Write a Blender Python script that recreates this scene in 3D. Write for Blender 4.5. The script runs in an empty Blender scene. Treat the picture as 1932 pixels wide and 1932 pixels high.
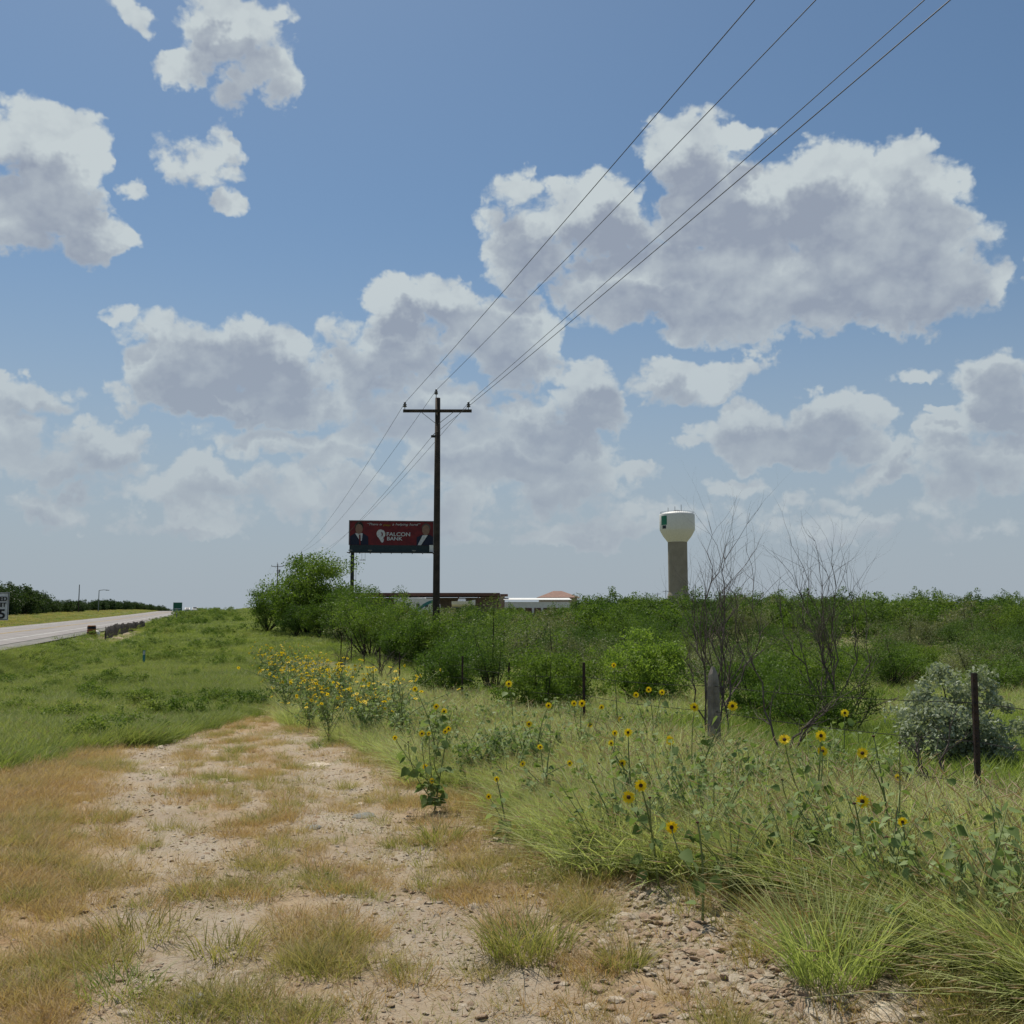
import bpy, math, random
import numpy as np
from mathutils import Vector, Matrix
R = math.radians
random.seed(7); rng = np.random.default_rng(7)
scene = bpy.context.scene
COL = scene.collection

# ------------------------------------------------------------------ camera
PITCH = math.atan(199/1932); CAMZ = 1.6
cam = bpy.data.cameras.new('camera'); cam.sensor_width = 36; cam.lens = 36.0
cam.clip_start = .05; cam.clip_end = 9000
camo = bpy.data.objects.new('camera', cam); COL.objects.link(camo)
camo.location = (0, 0, CAMZ); camo.rotation_euler = (math.pi/2+PITCH, 0, 0)
scene.camera = camo
scene.view_settings.view_transform = 'Standard'; scene.view_settings.look = 'None'
scene.view_settings.exposure = 0.0; scene.view_settings.gamma = 1
scene.view_settings.use_curve_mapping = False
scene.cycles.max_bounces = 5; scene.cycles.diffuse_bounces = 2; scene.cycles.transmission_bounces = 4
scene.cycles.transparent_max_bounces = 4; scene.cycles.glossy_bounces = 2
scene.cycles.sample_clamp_indirect = 4

def ray(U, V):
    u = (U-966)/1932; v = (966-V)/1932
    c, s = math.cos(PITCH), math.sin(PITCH)
    return Vector((u, c-v*s, s+v*c))
def at(U, V, y):
    d = ray(U, V); return Vector((d.x/d.y*y, y, CAMZ+d.z/d.y*y))

# ------------------------------------------------------------------ sun
SUN_AZ, SUN_EL = R(-24), R(62)      # azimuth from +Y towards +X
sd = Vector((math.sin(SUN_AZ)*math.cos(SUN_EL), math.cos(SUN_AZ)*math.cos(SUN_EL), math.sin(SUN_EL)))
sun = bpy.data.lights.new('sun', 'SUN'); sun.energy = 4.9; sun.angle = R(.53); sun.color = (1, .935, .82)
suno = bpy.data.objects.new('sun', sun); COL.objects.link(suno)
suno.rotation_euler = sd.to_track_quat('Z', 'Y').to_euler(); suno.location = (-20, 20, 60)

# ------------------------------------------------------------------ world: sky and clouds
class NB:
    """tiny node builder"""
    def __init__(s, nt): s.nt = nt; s.n = nt.nodes; s.l = nt.links
    def node(s, t, **kw):
        n = s.n.new(t)
        for k, v in kw.items(): setattr(n, k, v)
        return n
    def put(s, sock, v):
        if isinstance(v, bpy.types.NodeSocket): s.l.new(v, sock)
        else: sock.default_value = v
    def m(s, op, a, b=None, c=None, clamp=False):
        n = s.node('ShaderNodeMath', operation=op, use_clamp=clamp); s.put(n.inputs[0], a)
        if b is not None: s.put(n.inputs[1], b)
        if c is not None: s.put(n.inputs[2], c)
        return n.outputs[0]
    def v(s, op, a, b=None, c=None):
        n = s.node('ShaderNodeVectorMath', operation=op); s.put(n.inputs[0], a)
        if b is not None: s.put(n.inputs[1], b)
        if c is not None: s.put(n.inputs[2], c)
        return n.outputs['Value'] if op in ('LENGTH', 'DOT_PRODUCT', 'DISTANCE') else n.outputs[0]
    def noise(s, vec, scale, detail=4, rough=.55, dim='3D', out=0, lac=2.0, dist=0):
        n = s.node('ShaderNodeTexNoise', noise_dimensions=dim)
        if vec is not None: s.l.new(vec, n.inputs['Vector'])
        s.put(n.inputs['Scale'], scale); n.inputs['Detail'].default_value = detail
        n.inputs['Roughness'].default_value = rough; n.inputs['Lacunarity'].default_value = lac
        n.inputs['Distortion'].default_value = dist
        return n.outputs[out]
    def mix(s, f, a, b, mode='MIX'):
        n = s.node('ShaderNodeMix', data_type='RGBA', blend_type=mode)
        s.put(n.inputs[0], f); s.put(n.inputs[6], a); s.put(n.inputs[7], b); return n.outputs[2]
    def ss(s, x, a, b, lo=0., hi=1.):
        n = s.node('ShaderNodeMapRange', interpolation_type='SMOOTHSTEP')
        s.put(n.inputs[0], x)
        for i, q in ((1, a), (2, b), (3, lo), (4, hi)): s.put(n.inputs[i], q)
        return n.outputs[0]
def c4(c, g=1): return (c[0]*g, c[1]*g, c[2]*g, 1)

# ellipses (U, V, rU, rV, weight) of the cumulus clouds, turned into azimuth and elevation
BLOBS = [
 (440,50,95,70,1),(505,120,70,55,.9),(385,110,70,45,.8),(250,20,50,28,.5),(450,175,30,34,.45),(535,165,40,35,.5),(420,0,80,40,.9),
 (50,290,130,90,1),(150,300,50,55,.6),(60,400,150,85,1),(165,450,85,60,1),
 (375,300,62,50,.65),(410,370,32,32,.5),(275,362,26,16,.4),(435,262,18,32,.4),(350,330,50,40,.6),
 (1290,290,95,85,1),(1390,255,55,28,.7),(1120,410,120,80,1),(960,355,55,40,.6),(1010,420,90,60,.8),(1350,400,170,110,1),
 (1560,370,140,95,1),(1700,370,110,100,1),(1640,470,200,130,1.1),(1400,530,230,105,1.1),(1190,540,150,85,1.05),(1000,490,90,60,.8),
 (1770,540,90,90,.9),(1850,560,35,60,.55),(1600,590,240,50,.8),(1820,460,50,25,.35),
 (750,570,65,42,.75),(850,560,90,55,.9),(920,620,110,80,1),(790,640,120,60,.8),(640,640,45,70,.6),(960,690,70,60,.8),
 (410,660,150,80,1),(510,690,110,90,1),(330,690,90,80,.9),(245,610,40,22,.5),(240,745,45,30,.5),(450,760,220,45,.9),(700,690,100,60,.7),
 (1100,745,100,58,.9),(1060,790,120,50,.8),(1250,725,90,40,.8),(1350,722,80,26,.5),(1420,700,60,20,.4),(780,770,190,55,.6),
 (1430,810,100,52,.9),(1540,800,120,55,.9),(1500,850,170,40,.8),(1330,835,55,20,.5),
 (1870,700,70,60,.9),(1900,780,90,60,.9),(1740,695,60,14,.45),(1790,815,70,25,.5),(330,985,260,26,.5),(760,1000,300,30,.5),(1150,1010,260,26,.45),(1650,1000,300,30,.45),(560,840,160,30,.5),(80,960,160,30,.5),(1770,775,25,10,.35),
 (60,750,95,40,.8),(20,820,110,60,.6),(190,850,110,45,.65),(100,890,160,40,.6),
 (430,915,140,38,.6),(620,900,90,35,.5),(600,950,250,45,.5),(950,860,190,60,.65),(1060,930,100,70,.6),(880,960,160,60,.45),
 (1690,865,32,32,.55),(1630,900,90,26,.5),(1210,905,40,20,.4),(1370,930,60,20,.4),(1520,950,90,18,.4),(1850,890,120,70,.6),
 (1820,960,110,30,.4),(150,960,190,30,.35),(1240,980,160,30,.3),
 (1935,470,20,50,.45)]
def azel(U, V):
    d = ray(U, V).normalized(); return math.atan2(d.x, d.y), math.asin(d.z)
world = bpy.data.worlds.new('World'); scene.world = world; world.use_nodes = True
nt = world.node_tree; nt.nodes.clear(); b = NB(nt)
tc = b.node('ShaderNodeTexCoord').outputs['Generated']
sky = b.node('ShaderNodeTexSky', sky_type='NISHITA'); sky.sun_disc = False
sky.sun_elevation = SUN_EL; sky.sun_rotation = SUN_AZ; sky.altitude = 150; sky.air_density = 1.0
sky.dust_density = .9; sky.ozone_density = 1.5
sp = b.node('ShaderNodeSeparateXYZ'); b.l.new(tc, sp.inputs[0])
az = b.m('ARCTAN2', sp.outputs[0], sp.outputs[1]); el = b.m('ARCSINE', sp.outputs[2])
cmb = b.node('ShaderNodeCombineXYZ'); b.l.new(az, cmb.inputs[0]); b.l.new(el, cmb.inputs[1]); P = cmb.outputs[0]
# warp the lookup so that outlines billow
w1 = b.noise(tc, 6.0, 3, .55, out=1)
w2 = b.noise(tc, 22.0, 4, .62, out=1)
wp = b.v('MULTIPLY_ADD', b.v('SUBTRACT', w1, (.5, .5, .5)), (.07, .06, 0), P)
wp = b.v('MULTIPLY_ADD', b.v('SUBTRACT', w2, (.5, .5, .5)), (.060, .055, 0), wp)
def smax(f, h, k):
    n = b.node('ShaderNodeMath', operation='SMOOTH_MAX'); b.put(n.inputs[0], f); b.put(n.inputs[1], h); b.put(n.inputs[2], k); return n.outputs[0]
f = None; fu = None
up = b.m('MULTIPLY', b.ss(el, .02, .45, .25, 1.0), .034)
cu = b.node('ShaderNodeCombineXYZ'); cu.inputs[0].default_value = -.006; b.l.new(up, cu.inputs[1])
wu = b.v('ADD', b.v('MULTIPLY_ADD', b.v('SUBTRACT', w2, (.5, .5, .5)), (.075, .085, 0), P), cu.outputs[0])
for (U, V, ru, rv, w) in BLOBS:
    a0, e0 = azel(U, V); a1, _ = azel(U+ru, V); a2, _ = azel(U-ru, V); _, e1 = azel(U, V-rv); _, e2 = azel(U, V+rv)
    sx, sy = 2/(a1-a2)*.90, 2/(e1-e2)*.90
    q = b.v('MULTIPLY_ADD', wp, (sx, sy, 0), (-a0*sx, -e0*sy, 0))
    h = b.m('MULTIPLY_ADD', b.v('DOT_PRODUCT', q, q), -w*1.05, w*1.08)
    f = h if f is None else smax(f, h, .22)
    q = b.v('MULTIPLY_ADD', wu, (sx*1.05, sy*1.05, 0), (-a0*sx*1.05, -e0*sy*1.05, 0))      # thickness a little higher up: what shades this spot
    h = b.m('MULTIPLY_ADD', b.v('DOT_PRODUCT', q, q), -w, w)
    fu = h if fu is None else smax(fu, h, .12)
# the same kind of cumulus goes on all round outside the view
gen = b.noise(tc, 3.2, 3, .5)
gen = b.m('MULTIPLY_ADD', gen, 5.0, -2.75)
outside = b.m('MAXIMUM', b.ss(b.m('ABSOLUTE', az), .56, .75), b.ss(el, .66, .85))
gen = b.m('ADD', gen, b.m('MULTIPLY_ADD', outside, 3, -3))
f = b.m('MAXIMUM', f, gen); fu = b.m('MAXIMUM', fu, gen)
st = b.v('MULTIPLY', tc, (1, 1, 1.25))
n1 = b.noise(st, 15.0, 7, .60)
n1b = b.noise(b.v('ADD', st, (-.004, .0, .014)), 15.0, 4, .55)
n1c = b.noise(st, 15.0, 4, .55)
n2 = b.noise(tc, 5.0, 3, .5)
vq = b.node('ShaderNodeTexVoronoi', feature='F1'); b.l.new(b.v('MULTIPLY_ADD', b.v('SUBTRACT', w2, (.5, .5, .5)), (.05, .05, .05), st), vq.inputs['Vector'])
vq.inputs['Scale'].default_value = 17; vq.inputs['Detail'].default_value = 2.5; vq.inputs['Roughness'].default_value = .55; vq.inputs['Lacunarity'].default_value = 2.3
puff = b.m('MULTIPLY_ADD', vq.outputs['Distance'], -1.0, .92)        # rounded lobes with creases between them
dens = b.m('ADD', b.m('MULTIPLY_ADD', puff, .92, f), b.m('MULTIPLY_ADD', n1, 1.6, -.80))
alpha = b.ss(dens, -.10, .36)
core = b.m('MULTIPLY', b.ss(b.m('ADD', fu, b.m('MULTIPLY_ADD', n1c, 1.2, -.6)), -.15, .75), b.ss(dens, .0, .55, .45, 1.0))
relief = b.m('MULTIPLY_ADD', b.m('SUBTRACT', n1b, n1c), 1.7, b.m('MULTIPLY', puff, -.42))
core = b.m('ADD', b.m('MULTIPLY', core, b.ss(n2, .3, .65, .62, 1.0)), relief, clamp=True)
bright = (5.6, 6.2, 6.4, 1); dark = (2.95, 3.4, 4.2, 1)
ccol = b.mix(core, bright, dark)
hz = b.ss(el, .0, .42, 1, 0)                       # far clouds fade into the pale air near the horizon
skyc = b.mix(1.0, sky.outputs[0], (.63, .755, .80, 1), 'MULTIPLY')
pale = (3.6, 4.15, 4.75, 1)
skyc = b.mix(b.m('MULTIPLY', b.m('POWER', hz, 1.25), .94), skyc, pale)
ccol = b.mix(b.m('MULTIPLY', b.m('POWER', hz, 1.4), .52), ccol, (3.7, 4.2, 4.7, 1))
out = b.mix(b.m('MULTIPLY', alpha, b.m('MULTIPLY_ADD', hz, -.18, .98)), skyc, ccol)
bg = b.node('ShaderNodeBackground'); b.l.new(out, bg.inputs[0]); bg.inputs[1].default_value = .10
wo = b.node('ShaderNodeOutputWorld'); b.l.new(bg.outputs[0], wo.inputs[0])
world.cycles.sampling_method = 'MANUAL'; world.cycles.sample_map_resolution = 512

# ------------------------------------------------------------------ helpers
def tag(o, label=None, cat=None, group=None, kind=None):
    if label: o['label'] = label
    if cat: o['category'] = cat
    if group: o['group'] = group
    if kind: o['kind'] = kind
    return o
def empty(name, loc=(0, 0, 0), rz=0):
    o = bpy.data.objects.new(name, None); COL.objects.link(o); o.location = loc; o.rotation_euler = (0, 0, rz)
    o.empty_display_size = .1
    return o
def link(name, me, parent=None, loc=None):
    o = bpy.data.objects.new(name, me); COL.objects.link(o)
    if parent: o.parent = parent
    if loc is not None: o.location = loc
    return o
def copy_tree(o, parent=None):
    c = o.copy(); COL.objects.link(c)
    if parent: c.parent = parent
    for ch in list(o.children): copy_tree(ch, c)
    return c
class MB:
    def __init__(s): s.v = []; s.f = []; s.mi = []; s.cur = 0
    def add(s, vs, fs):
        k = len(s.v); s.v += [tuple(p) for p in vs]; s.f += [tuple(i+k for i in q) for q in fs]; s.mi += [s.cur]*len(fs); return s
    def box(s, c, d, rot=None, taper=1.0):
        vs = []
        for z in (-.5, .5):
            k = taper if z > 0 else 1
            for x, y in ((-.5, -.5), (.5, -.5), (.5, .5), (-.5, .5)):
                p = Vector((x*d[0]*k, y*d[1]*k, z*d[2]))
                if rot is not None: p = rot @ p
                vs.append(p+Vector(c))
        return s.add(vs, [(3, 2, 1, 0), (4, 5, 6, 7), (0, 1, 5, 4), (1, 2, 6, 5), (2, 3, 7, 6), (3, 0, 4, 7)])
    def tube(s, pts, rad, n=6, cap=True):
        pts = [Vector(p) for p in pts]
        if not hasattr(rad, '__len__'): rad = [rad]*len(pts)
        vs = []; fs = []
        for i, p in enumerate(pts):
            d = (pts[min(i+1, len(pts)-1)]-pts[max(i-1, 0)])
            if d.length < 1e-6: d = Vector((0, 0, 1))
            d.normalize(); a = d.orthogonal().normalized() if i == 0 else (a-d*a.dot(d)).normalized()
            bb = d.cross(a)
            for k in range(n):
                t = 2*math.pi*k/n; vs.append(p+(a*math.cos(t)+bb*math.sin(t))*rad[i])
            if i:
                o = (i-1)*n
                fs += [(o+k, o+(k+1) % n, o+n+(k+1) % n, o+n+k) for k in range(n)]
        if cap: fs += [tuple(range(n-1, -1, -1)), tuple(range(len(vs)-n, len(vs)))]
        return s.add(vs, fs)
    def lathe(s, prof, n=24, c=(0, 0, 0)):
        vs = []; fs = []
        for i, (r, z) in enumerate(prof):
            for k in range(n):
                t = 2*math.pi*k/n; vs.append((c[0]+r*math.cos(t), c[1]+r*math.sin(t), c[2]+z))
            if i:
                o = (i-1)*n; fs += [(o+k, o+(k+1) % n, o+n+(k+1) % n, o+n+k) for k in range(n)]
        return s.add(vs, fs)
    def prism(s, poly, y0, y1):   # polygon in xz, extruded along y
        n = len(poly); vs = [(x, y0, z) for x, z in poly]+[(x, y1, z) for x, z in poly]
        fs = [tuple(range(n)), tuple(range(2*n-1, n-1, -1))]+[(i, i+n, (i+1) % n+n, (i+1) % n) for i in range(n)]
        return s.add(vs, fs)
    def mesh(s, name, mats, smooth=False):
        me = bpy.data.meshes.new(name); me.from_pydata(s.v, [], s.f)
        if not isinstance(mats, (list, tuple)): mats = [mats]
        for m in mats: me.materials.append(m)
        if len(mats) > 1: me.polygons.foreach_set('material_index', s.mi)
        if smooth: me.polygons.foreach_set('use_smooth', [True]*len(s.f))
        me.update(); return me
    def build(s, name, mats, parent=None, smooth=False, loc=None):
        return link(name, s.mesh(name, mats, smooth), parent, loc)

def mat(name, col, rough=.8, col2=None, scale=4, bump=0, bscale=30, metal=0, spec=.3, detail=5, obj=True, contrast=(.35, .65)):
    m = bpy.data.materials.new(name); m.use_nodes = True; b = NB(m.node_tree)
    p = b.n['Principled BSDF']; p.inputs['Roughness'].default_value = rough; p.inputs['Metallic'].default_value = metal
    p.inputs['Specular IOR Level'].default_value = spec
    co = b.node('ShaderNodeTexCoord').outputs['Object' if obj else 'Generated']
    if col2 is None: col2 = tuple(x*.75 for x in col)
    fac = b.ss(b.noise(co, scale, detail, .6), contrast[0], contrast[1])
    b.l.new(b.mix(fac, c4(col), c4(col2)), p.inputs['Base Color'])
    if bump:
        bn = b.node('ShaderNodeBump'); bn.inputs['Strength'].default_value = bump; bn.inputs['Distance'].default_value = .02
        b.l.new(b.noise(co, bscale, 6, .65), bn.inputs['Height']); b.l.new(bn.outputs[0], p.inputs['Normal'])
    return m
def leafmat(name, cols, trans=.35, world_scale=.35, rough=.55, straw=None, seedcol=None):
    """thin leaf: diffuse + translucent; colour from the plant, the leaf and a slow change over the land"""
    m = bpy.data.materials.new(name); m.use_nodes = True; b = NB(m.node_tree); b.n.clear()
    at_ = b.node('ShaderNodeAttribute', attribute_name='rnd').outputs['Fac']
    along = b.node('ShaderNodeAttribute', attribute_name='along').outputs['Fac']
    oi = b.node('ShaderNodeObjectInfo').outputs['Random']
    geo = b.node('ShaderNodeNewGeometry').outputs['Position']
    big = b.noise(geo, world_scale, 3, .6)
    x = b.m('ADD', b.m('MULTIPLY', at_, .45), b.m('MULTIPLY', oi, .3))
    x = b.m('ADD', x, b.m('MULTIPLY_ADD', big, 1.5, -.62), clamp=True)
    rp = b.node('ShaderNodeValToRGB'); b.l.new(x, rp.inputs[0]); cr = rp.color_ramp
    cr.elements[0].color = c4(cols[0]); cr.elements[1].color = c4(cols[-1])
    for i, c in enumerate(cols[1:-1]): cr.elements.new((i+1)/(len(cols)-1)).color = c4(c)
    col = rp.outputs[0]
    if straw: col = b.mix(b.m('MULTIPLY', b.ss(along, .35, 1.0), straw[1]), col, c4(straw[0]))
    d = b.node('ShaderNodeBsdfPrincipled'); b.l.new(col, d.inputs['Base Color']); d.inputs['Roughness'].default_value = rough
    d.inputs['Specular IOR Level'].default_value = .15
    t = b.node('ShaderNodeBsdfTranslucent'); b.l.new(b.mix(1.0, col, (1.15, 1.2, .7, 1), 'MULTIPLY'), t.inputs[0])
    mx = b.node('ShaderNodeMixShader'); mx.inputs[0].default_value = trans
    b.l.new(d.outputs[0], mx.inputs[1]); b.l.new(t.outputs[0], mx.inputs[2])
    o = b.node('ShaderNodeOutputMaterial'); b.l.new(mx.outputs[0], o.inputs[0]); return m

M = {}
M['rust'] = mat('rusted_steel', (.040, .030, .027), .85, (.065, .038, .030), 9, .4, 60)
M['paint_tip'] = mat('weathered_paint', (.05, .05, .055), .7, (.09, .09, .09), 12)
M['greywood'] = mat('weathered_wood', (.30, .265, .23), .9, (.17, .145, .12), 6, .9, 26)
M['polewood'] = mat('creosoted_wood', (.036, .028, .022), .8, (.070, .050, .038), 3, .6, 22)
M['galv'] = mat('galvanised_steel', (.22, .23, .24), .5, metal=.4)
M['wire'] = mat('aluminium_cable', (.045, .045, .05), .6, metal=.2)
M['barb'] = mat('rusty_wire', (.035, .028, .025), .7)
M['insul'] = mat('glazed_porcelain', (.10, .09, .08), .3, spec=.5)
M['white'] = mat('white_paint', (.74, .74, .72), .5, (.66, .66, .64), 2)
M['concrete'] = mat('concrete_shaft', (.30, .27, .22), .9, (.25, .225, .18), .2)
M['green_logo'] = mat('green_paint', (.02, .20, .12), .5)
M['navy'] = mat('dark_paint', (.02, .025, .04), .5)
M['steel_dark'] = mat('dark_steel', (.03, .033, .036), .6)
M['red'] = mat('red_print', (.17, .018, .022), .6, (.11, .012, .018), 1.2)
M['suit'] = mat('navy_print', (.012, .018, .045), .6)
M['skin'] = mat('skin_print', (.27, .16, .12), .6, (.22, .125, .09), 3)
M['hair'] = mat('dark_hair_print', (.02, .015, .013), .6)
M['hair2'] = mat('grey_hair_print', (.10, .09, .08), .6)
M['print_white'] = mat('white_print', (.62, .63, .65), .6)
M['print_yellow'] = mat('yellow_print', (.42, .27, .03), .6)
M['apron'] = mat('green_grey_apron', (.028, .048, .052), .6)
M['sign_white'] = mat('sign_white', (.60, .60, .60), .5)
M['black'] = mat('black_print', (.015, .015, .016), .6)
M['sign_green'] = mat('sign_green', (.01, .10, .06), .5)
M['silt'] = mat('black_silt_fabric', (.030, .024, .022), .75, (.07, .05, .04), 3, .5, 12)
M['orange'] = mat('faded_orange', (.33, .12, .02), .6, (.16, .06, .02), 3)
M['teal'] = mat('teal_marker', (.05, .22, .22), .6)
M['asphalt'] = mat('pale_asphalt', (.27, .25, .24), .9, (.20, .185, .18), .6, .4, 40)
M['gravel_shoulder'] = mat('shoulder_gravel', (.22, .20, .185), .95, (.13, .14, .12), 1.5, .6, 30)
M['line_white'] = mat('road_paint_white', (.55, .55, .53), .7, (.40, .40, .38), 6)
M['line_yellow'] = mat('road_paint_yellow', (.45, .30, .06), .7)
M['roof_brown'] = mat('brown_metal_roof', (.13, .062, .045), .6)
M['roof_tile'] = mat('terracotta_roof', (.25, .15, .115), .8, (.20, .11, .085), 2)
M['stucco'] = mat('tan_stucco', (.42, .34, .27), .9)
M['glass'] = mat('dark_glass', (.03, .04, .05), .12, spec=.6)
M['tyre'] = mat('black_rubber', (.02, .02, .02), .9)
M['rv_red'] = mat('rv_red', (.25, .03, .03), .4); M['rv_blue'] = mat('rv_blue', (.03, .06, .18), .4); M['rv_teal'] = mat('rv_teal', (.04, .20, .20), .4)
M['silver'] = mat('silver_car_paint', (.35, .35, .37), .3, spec=.5)
M['stone'] = mat('cream_limestone', (.60, .52, .41), .9, (.47, .38, .28), 7, .7, 25)
M['stone_grey'] = mat('blue_grey_stone', (.17, .18, .17), .9, (.27, .25, .21), 9, .6, 30)
M['stone_brown'] = mat('tan_brown_stone', (.48, .36, .25), .9, (.36, .25, .17), 9, .7, 25)
M['deadwood'] = mat('grey_dead_wood', (.145, .115, .10), .9, (.085, .065, .058), 8, .5, 40)
M['paletwig'] = mat('pale_grey_twig', (.22, .20, .17), .9, (.14, .12, .10), 8)
M['bark'] = mat('dark_bark', (.055, .042, .032), .9, (.03, .024, .02), 8, .6, 30)
M['mesq'] = leafmat('mesquite_leaf', [(.030, .065, .015), (.065, .12, .020), (.115, .18, .028), (.19, .26, .04)], .42, .13)
M['olive'] = leafmat('olive_leaf', [(.10, .115, .05), (.15, .165, .075), (.20, .215, .11), (.26, .27, .15)], .3, .3)
M['darkleaf'] = leafmat('dark_leaf', [(.035, .07, .018), (.065, .115, .025), (.105, .165, .035), (.16, .215, .045)], .4, .2)
M['retama'] = leafmat('bright_leaf', [(.13, .21, .04), (.20, .29, .05), (.28, .36, .07)], .42)
M['ceniza'] = leafmat('silvery_leaf', [(.20, .24, .16), (.28, .32, .225), (.37, .41, .31)], .3)
M['farleaf'] = leafmat('far_tree_leaf', [(.022, .045, .016), (.038, .070, .02), (.07, .10, .03)], .3, .03)
M['dry'] = leafmat('dry_grass', [(.29, .165, .078), (.40, .25, .12), (.44, .33, .17), (.32, .29, .12)], .4, .5, straw=((.56, .43, .27), .6))
M['drygreen'] = leafmat('half_dry_grass', [(.42, .31, .15), (.34, .30, .12), (.25, .26, .08), (.18, .23, .055)], .4, .6, straw=((.48, .36, .20), .6))
M['green'] = leafmat('verge_grass', [(.085, .135, .035), (.15, .205, .05), (.23, .29, .07), (.32, .315, .13)], .4, .16, straw=((.33, .34, .15), .4))
M['tall'] = leafmat('tall_grass', [(.19, .24, .075), (.29, .355, .11), (.40, .46, .18), (.50, .50, .29)], .42, .5, straw=((.50, .48, .27), .5))
M['vivid'] = leafmat('fresh_grass', [(.13, .195, .035), (.20, .27, .05), (.29, .34, .09)], .42, .4)
M['weed'] = leafmat('sunflower_leaf', [(.075, .12, .032), (.13, .19, .055), (.20, .27, .10), (.31, .37, .19)], .36, .8, rough=.6)
M['stem'] = mat('sunflower_stem', (.20, .24, .085), .7, (.13, .17, .06), 12)
M['petal'] = leafmat('yellow_petal', [(.80, .54, .012), (.84, .62, .02), (.86, .68, .05)], .35)
M['disc'] = mat('brown_disc', (.035, .018, .010), .9, (.10, .05, .01), 120)
M['seed'] = mat('dry_seed_head', (.045, .016, .012), .9, (.09, .03, .02), 60)

# ------------------------------------------------------------------ value noise in numpy
_T = np.random.default_rng(3).random((256, 256))
def vn(x, y):
    xi = np.floor(x).astype(int); yi = np.floor(y).astype(int); fx = x-xi; fy = y-yi
    fx = fx*fx*(3-2*fx); fy = fy*fy*(3-2*fy)
    g = lambda a, c: _T[a & 255, c & 255]
    return (g(xi, yi)*(1-fx)+g(xi+1, yi)*fx)*(1-fy)+(g(xi, yi+1)*(1-fx)+g(xi+1, yi+1)*fx)*fy
def fbm(x, y, o=4, g=.5):
    s = 0; a = 1; t = 0
    for i in range(o): s = s+a*vn(x*2**i+i*17.3, y*2**i+i*9.1); t += a; a *= g
    return s/t
def sst(x, a, b_): t = np.clip((x-a)/(b_-a), 0, 1); return t*t*(3-2*t)

# ------------------------------------------------------------------ terrain; t = distance across, measured from the path
K = .272
RL, RR = -23.6, -13.0          # pavement edges in t
def road_z(y):
    y = np.asarray(y, float); yy = np.clip(y, -200, 350)
    z = -.57+.0095*y+.00001*np.clip(y, 0, 1e9)**2
    z = z-np.where(y > 300, .00009*(y-300)**2, 0)
    z = np.where(y > 560, np.maximum(z, -4)*0+(-.57+.0095*560+.00001*560**2-.00009*260**2)-(y-560)*.01, z)
    return np.maximum(z, -6)
def H(x, y, relief=True):
    x = np.asarray(x, float); y = np.asarray(y, float); t = x+K*y
    zr = road_z(y)
    yb = [-80, 0, 6, 12, 20, 28, 38, 50, 64, 80, 100, 130, 160, 220, 290, 340, 420, 560]
    zb = np.interp(y, yb, [0, 0, -.03, -.18, -.48, -.66, -.68, -.48, -.05, .42, .78, 1.2, 1.60, 2.2, 3.15, 3.65, 3.7, 2.4])
    zb = np.where(y > 560, road_z(y)+.1, zb)
    zf = np.interp(y, [-80, 0, 8, 28, 45, 60, 100, 170, 300, 420, 600, 1500], [-.2, -.1, -.12, -.7, -.7, -.4, .4, 1.4, 2.8, 3.4, 3.0, -4])
    wf = sst(t, 6, 14); z = zb*(1-wf)+zf*wf
    wr = sst(t, -8.8, -11.3); z = z*(1-wr)+(zr-.05)*wr
    z = z-1.0*np.exp(-((t+8.8)/2.2)**2)*sst(t, -11.9, -10.4)*sst(y, 25, 60)*(1-sst(y, 120, 170))
    z = z+1.1*np.exp(-((t-6)/5.5)**2-((y-280)/60)**2)
    left = sst(t, -24.2, -34); z = z+left*(.4+.0*y)-.25*np.exp(-((t+27)/2)**2)
    if relief:
        off = 1-np.exp(-np.clip(np.maximum(RL-t, t-RR), 0, None)/1.5)      # no relief on the roadbed
        off = np.where((t > RL) & (t < RR), 0, off)
        d = np.hypot(x, y)
        a = np.clip(d/30, .35, 2.2)
        z = z+off*(a*.10*(fbm(x*.35+5, y*.35+9, 4)-.5))
        near = (1-sst(d, 12, 30))*off
        z = z+near*(.05*(fbm(x*2.3+31, y*2.3+11, 5, .6)-.5)+.012*(fbm(x*17, y*17, 2)-.5))
        for tt in (-.95, 1.15):
            z = z-.045*np.exp(-((t-tt)/.32)**2)*near
        z = z+.10*np.exp(-((t-3.1)/.5)**2)*near*(1-sst(y, 6, 14))
    return z
def h1(x, y): return float(H(np.array([x]), np.array([y]))[0])
def hit(U, V, ymax=400):
    d = ray(U, V); y = 1.5
    while y < ymax:
        p = Vector((d.x/d.y*y, y, CAMZ+d.z/d.y*y))
        if p.z <= h1(p.x, p.y): return p
        y *= 1.01
    return p

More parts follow.
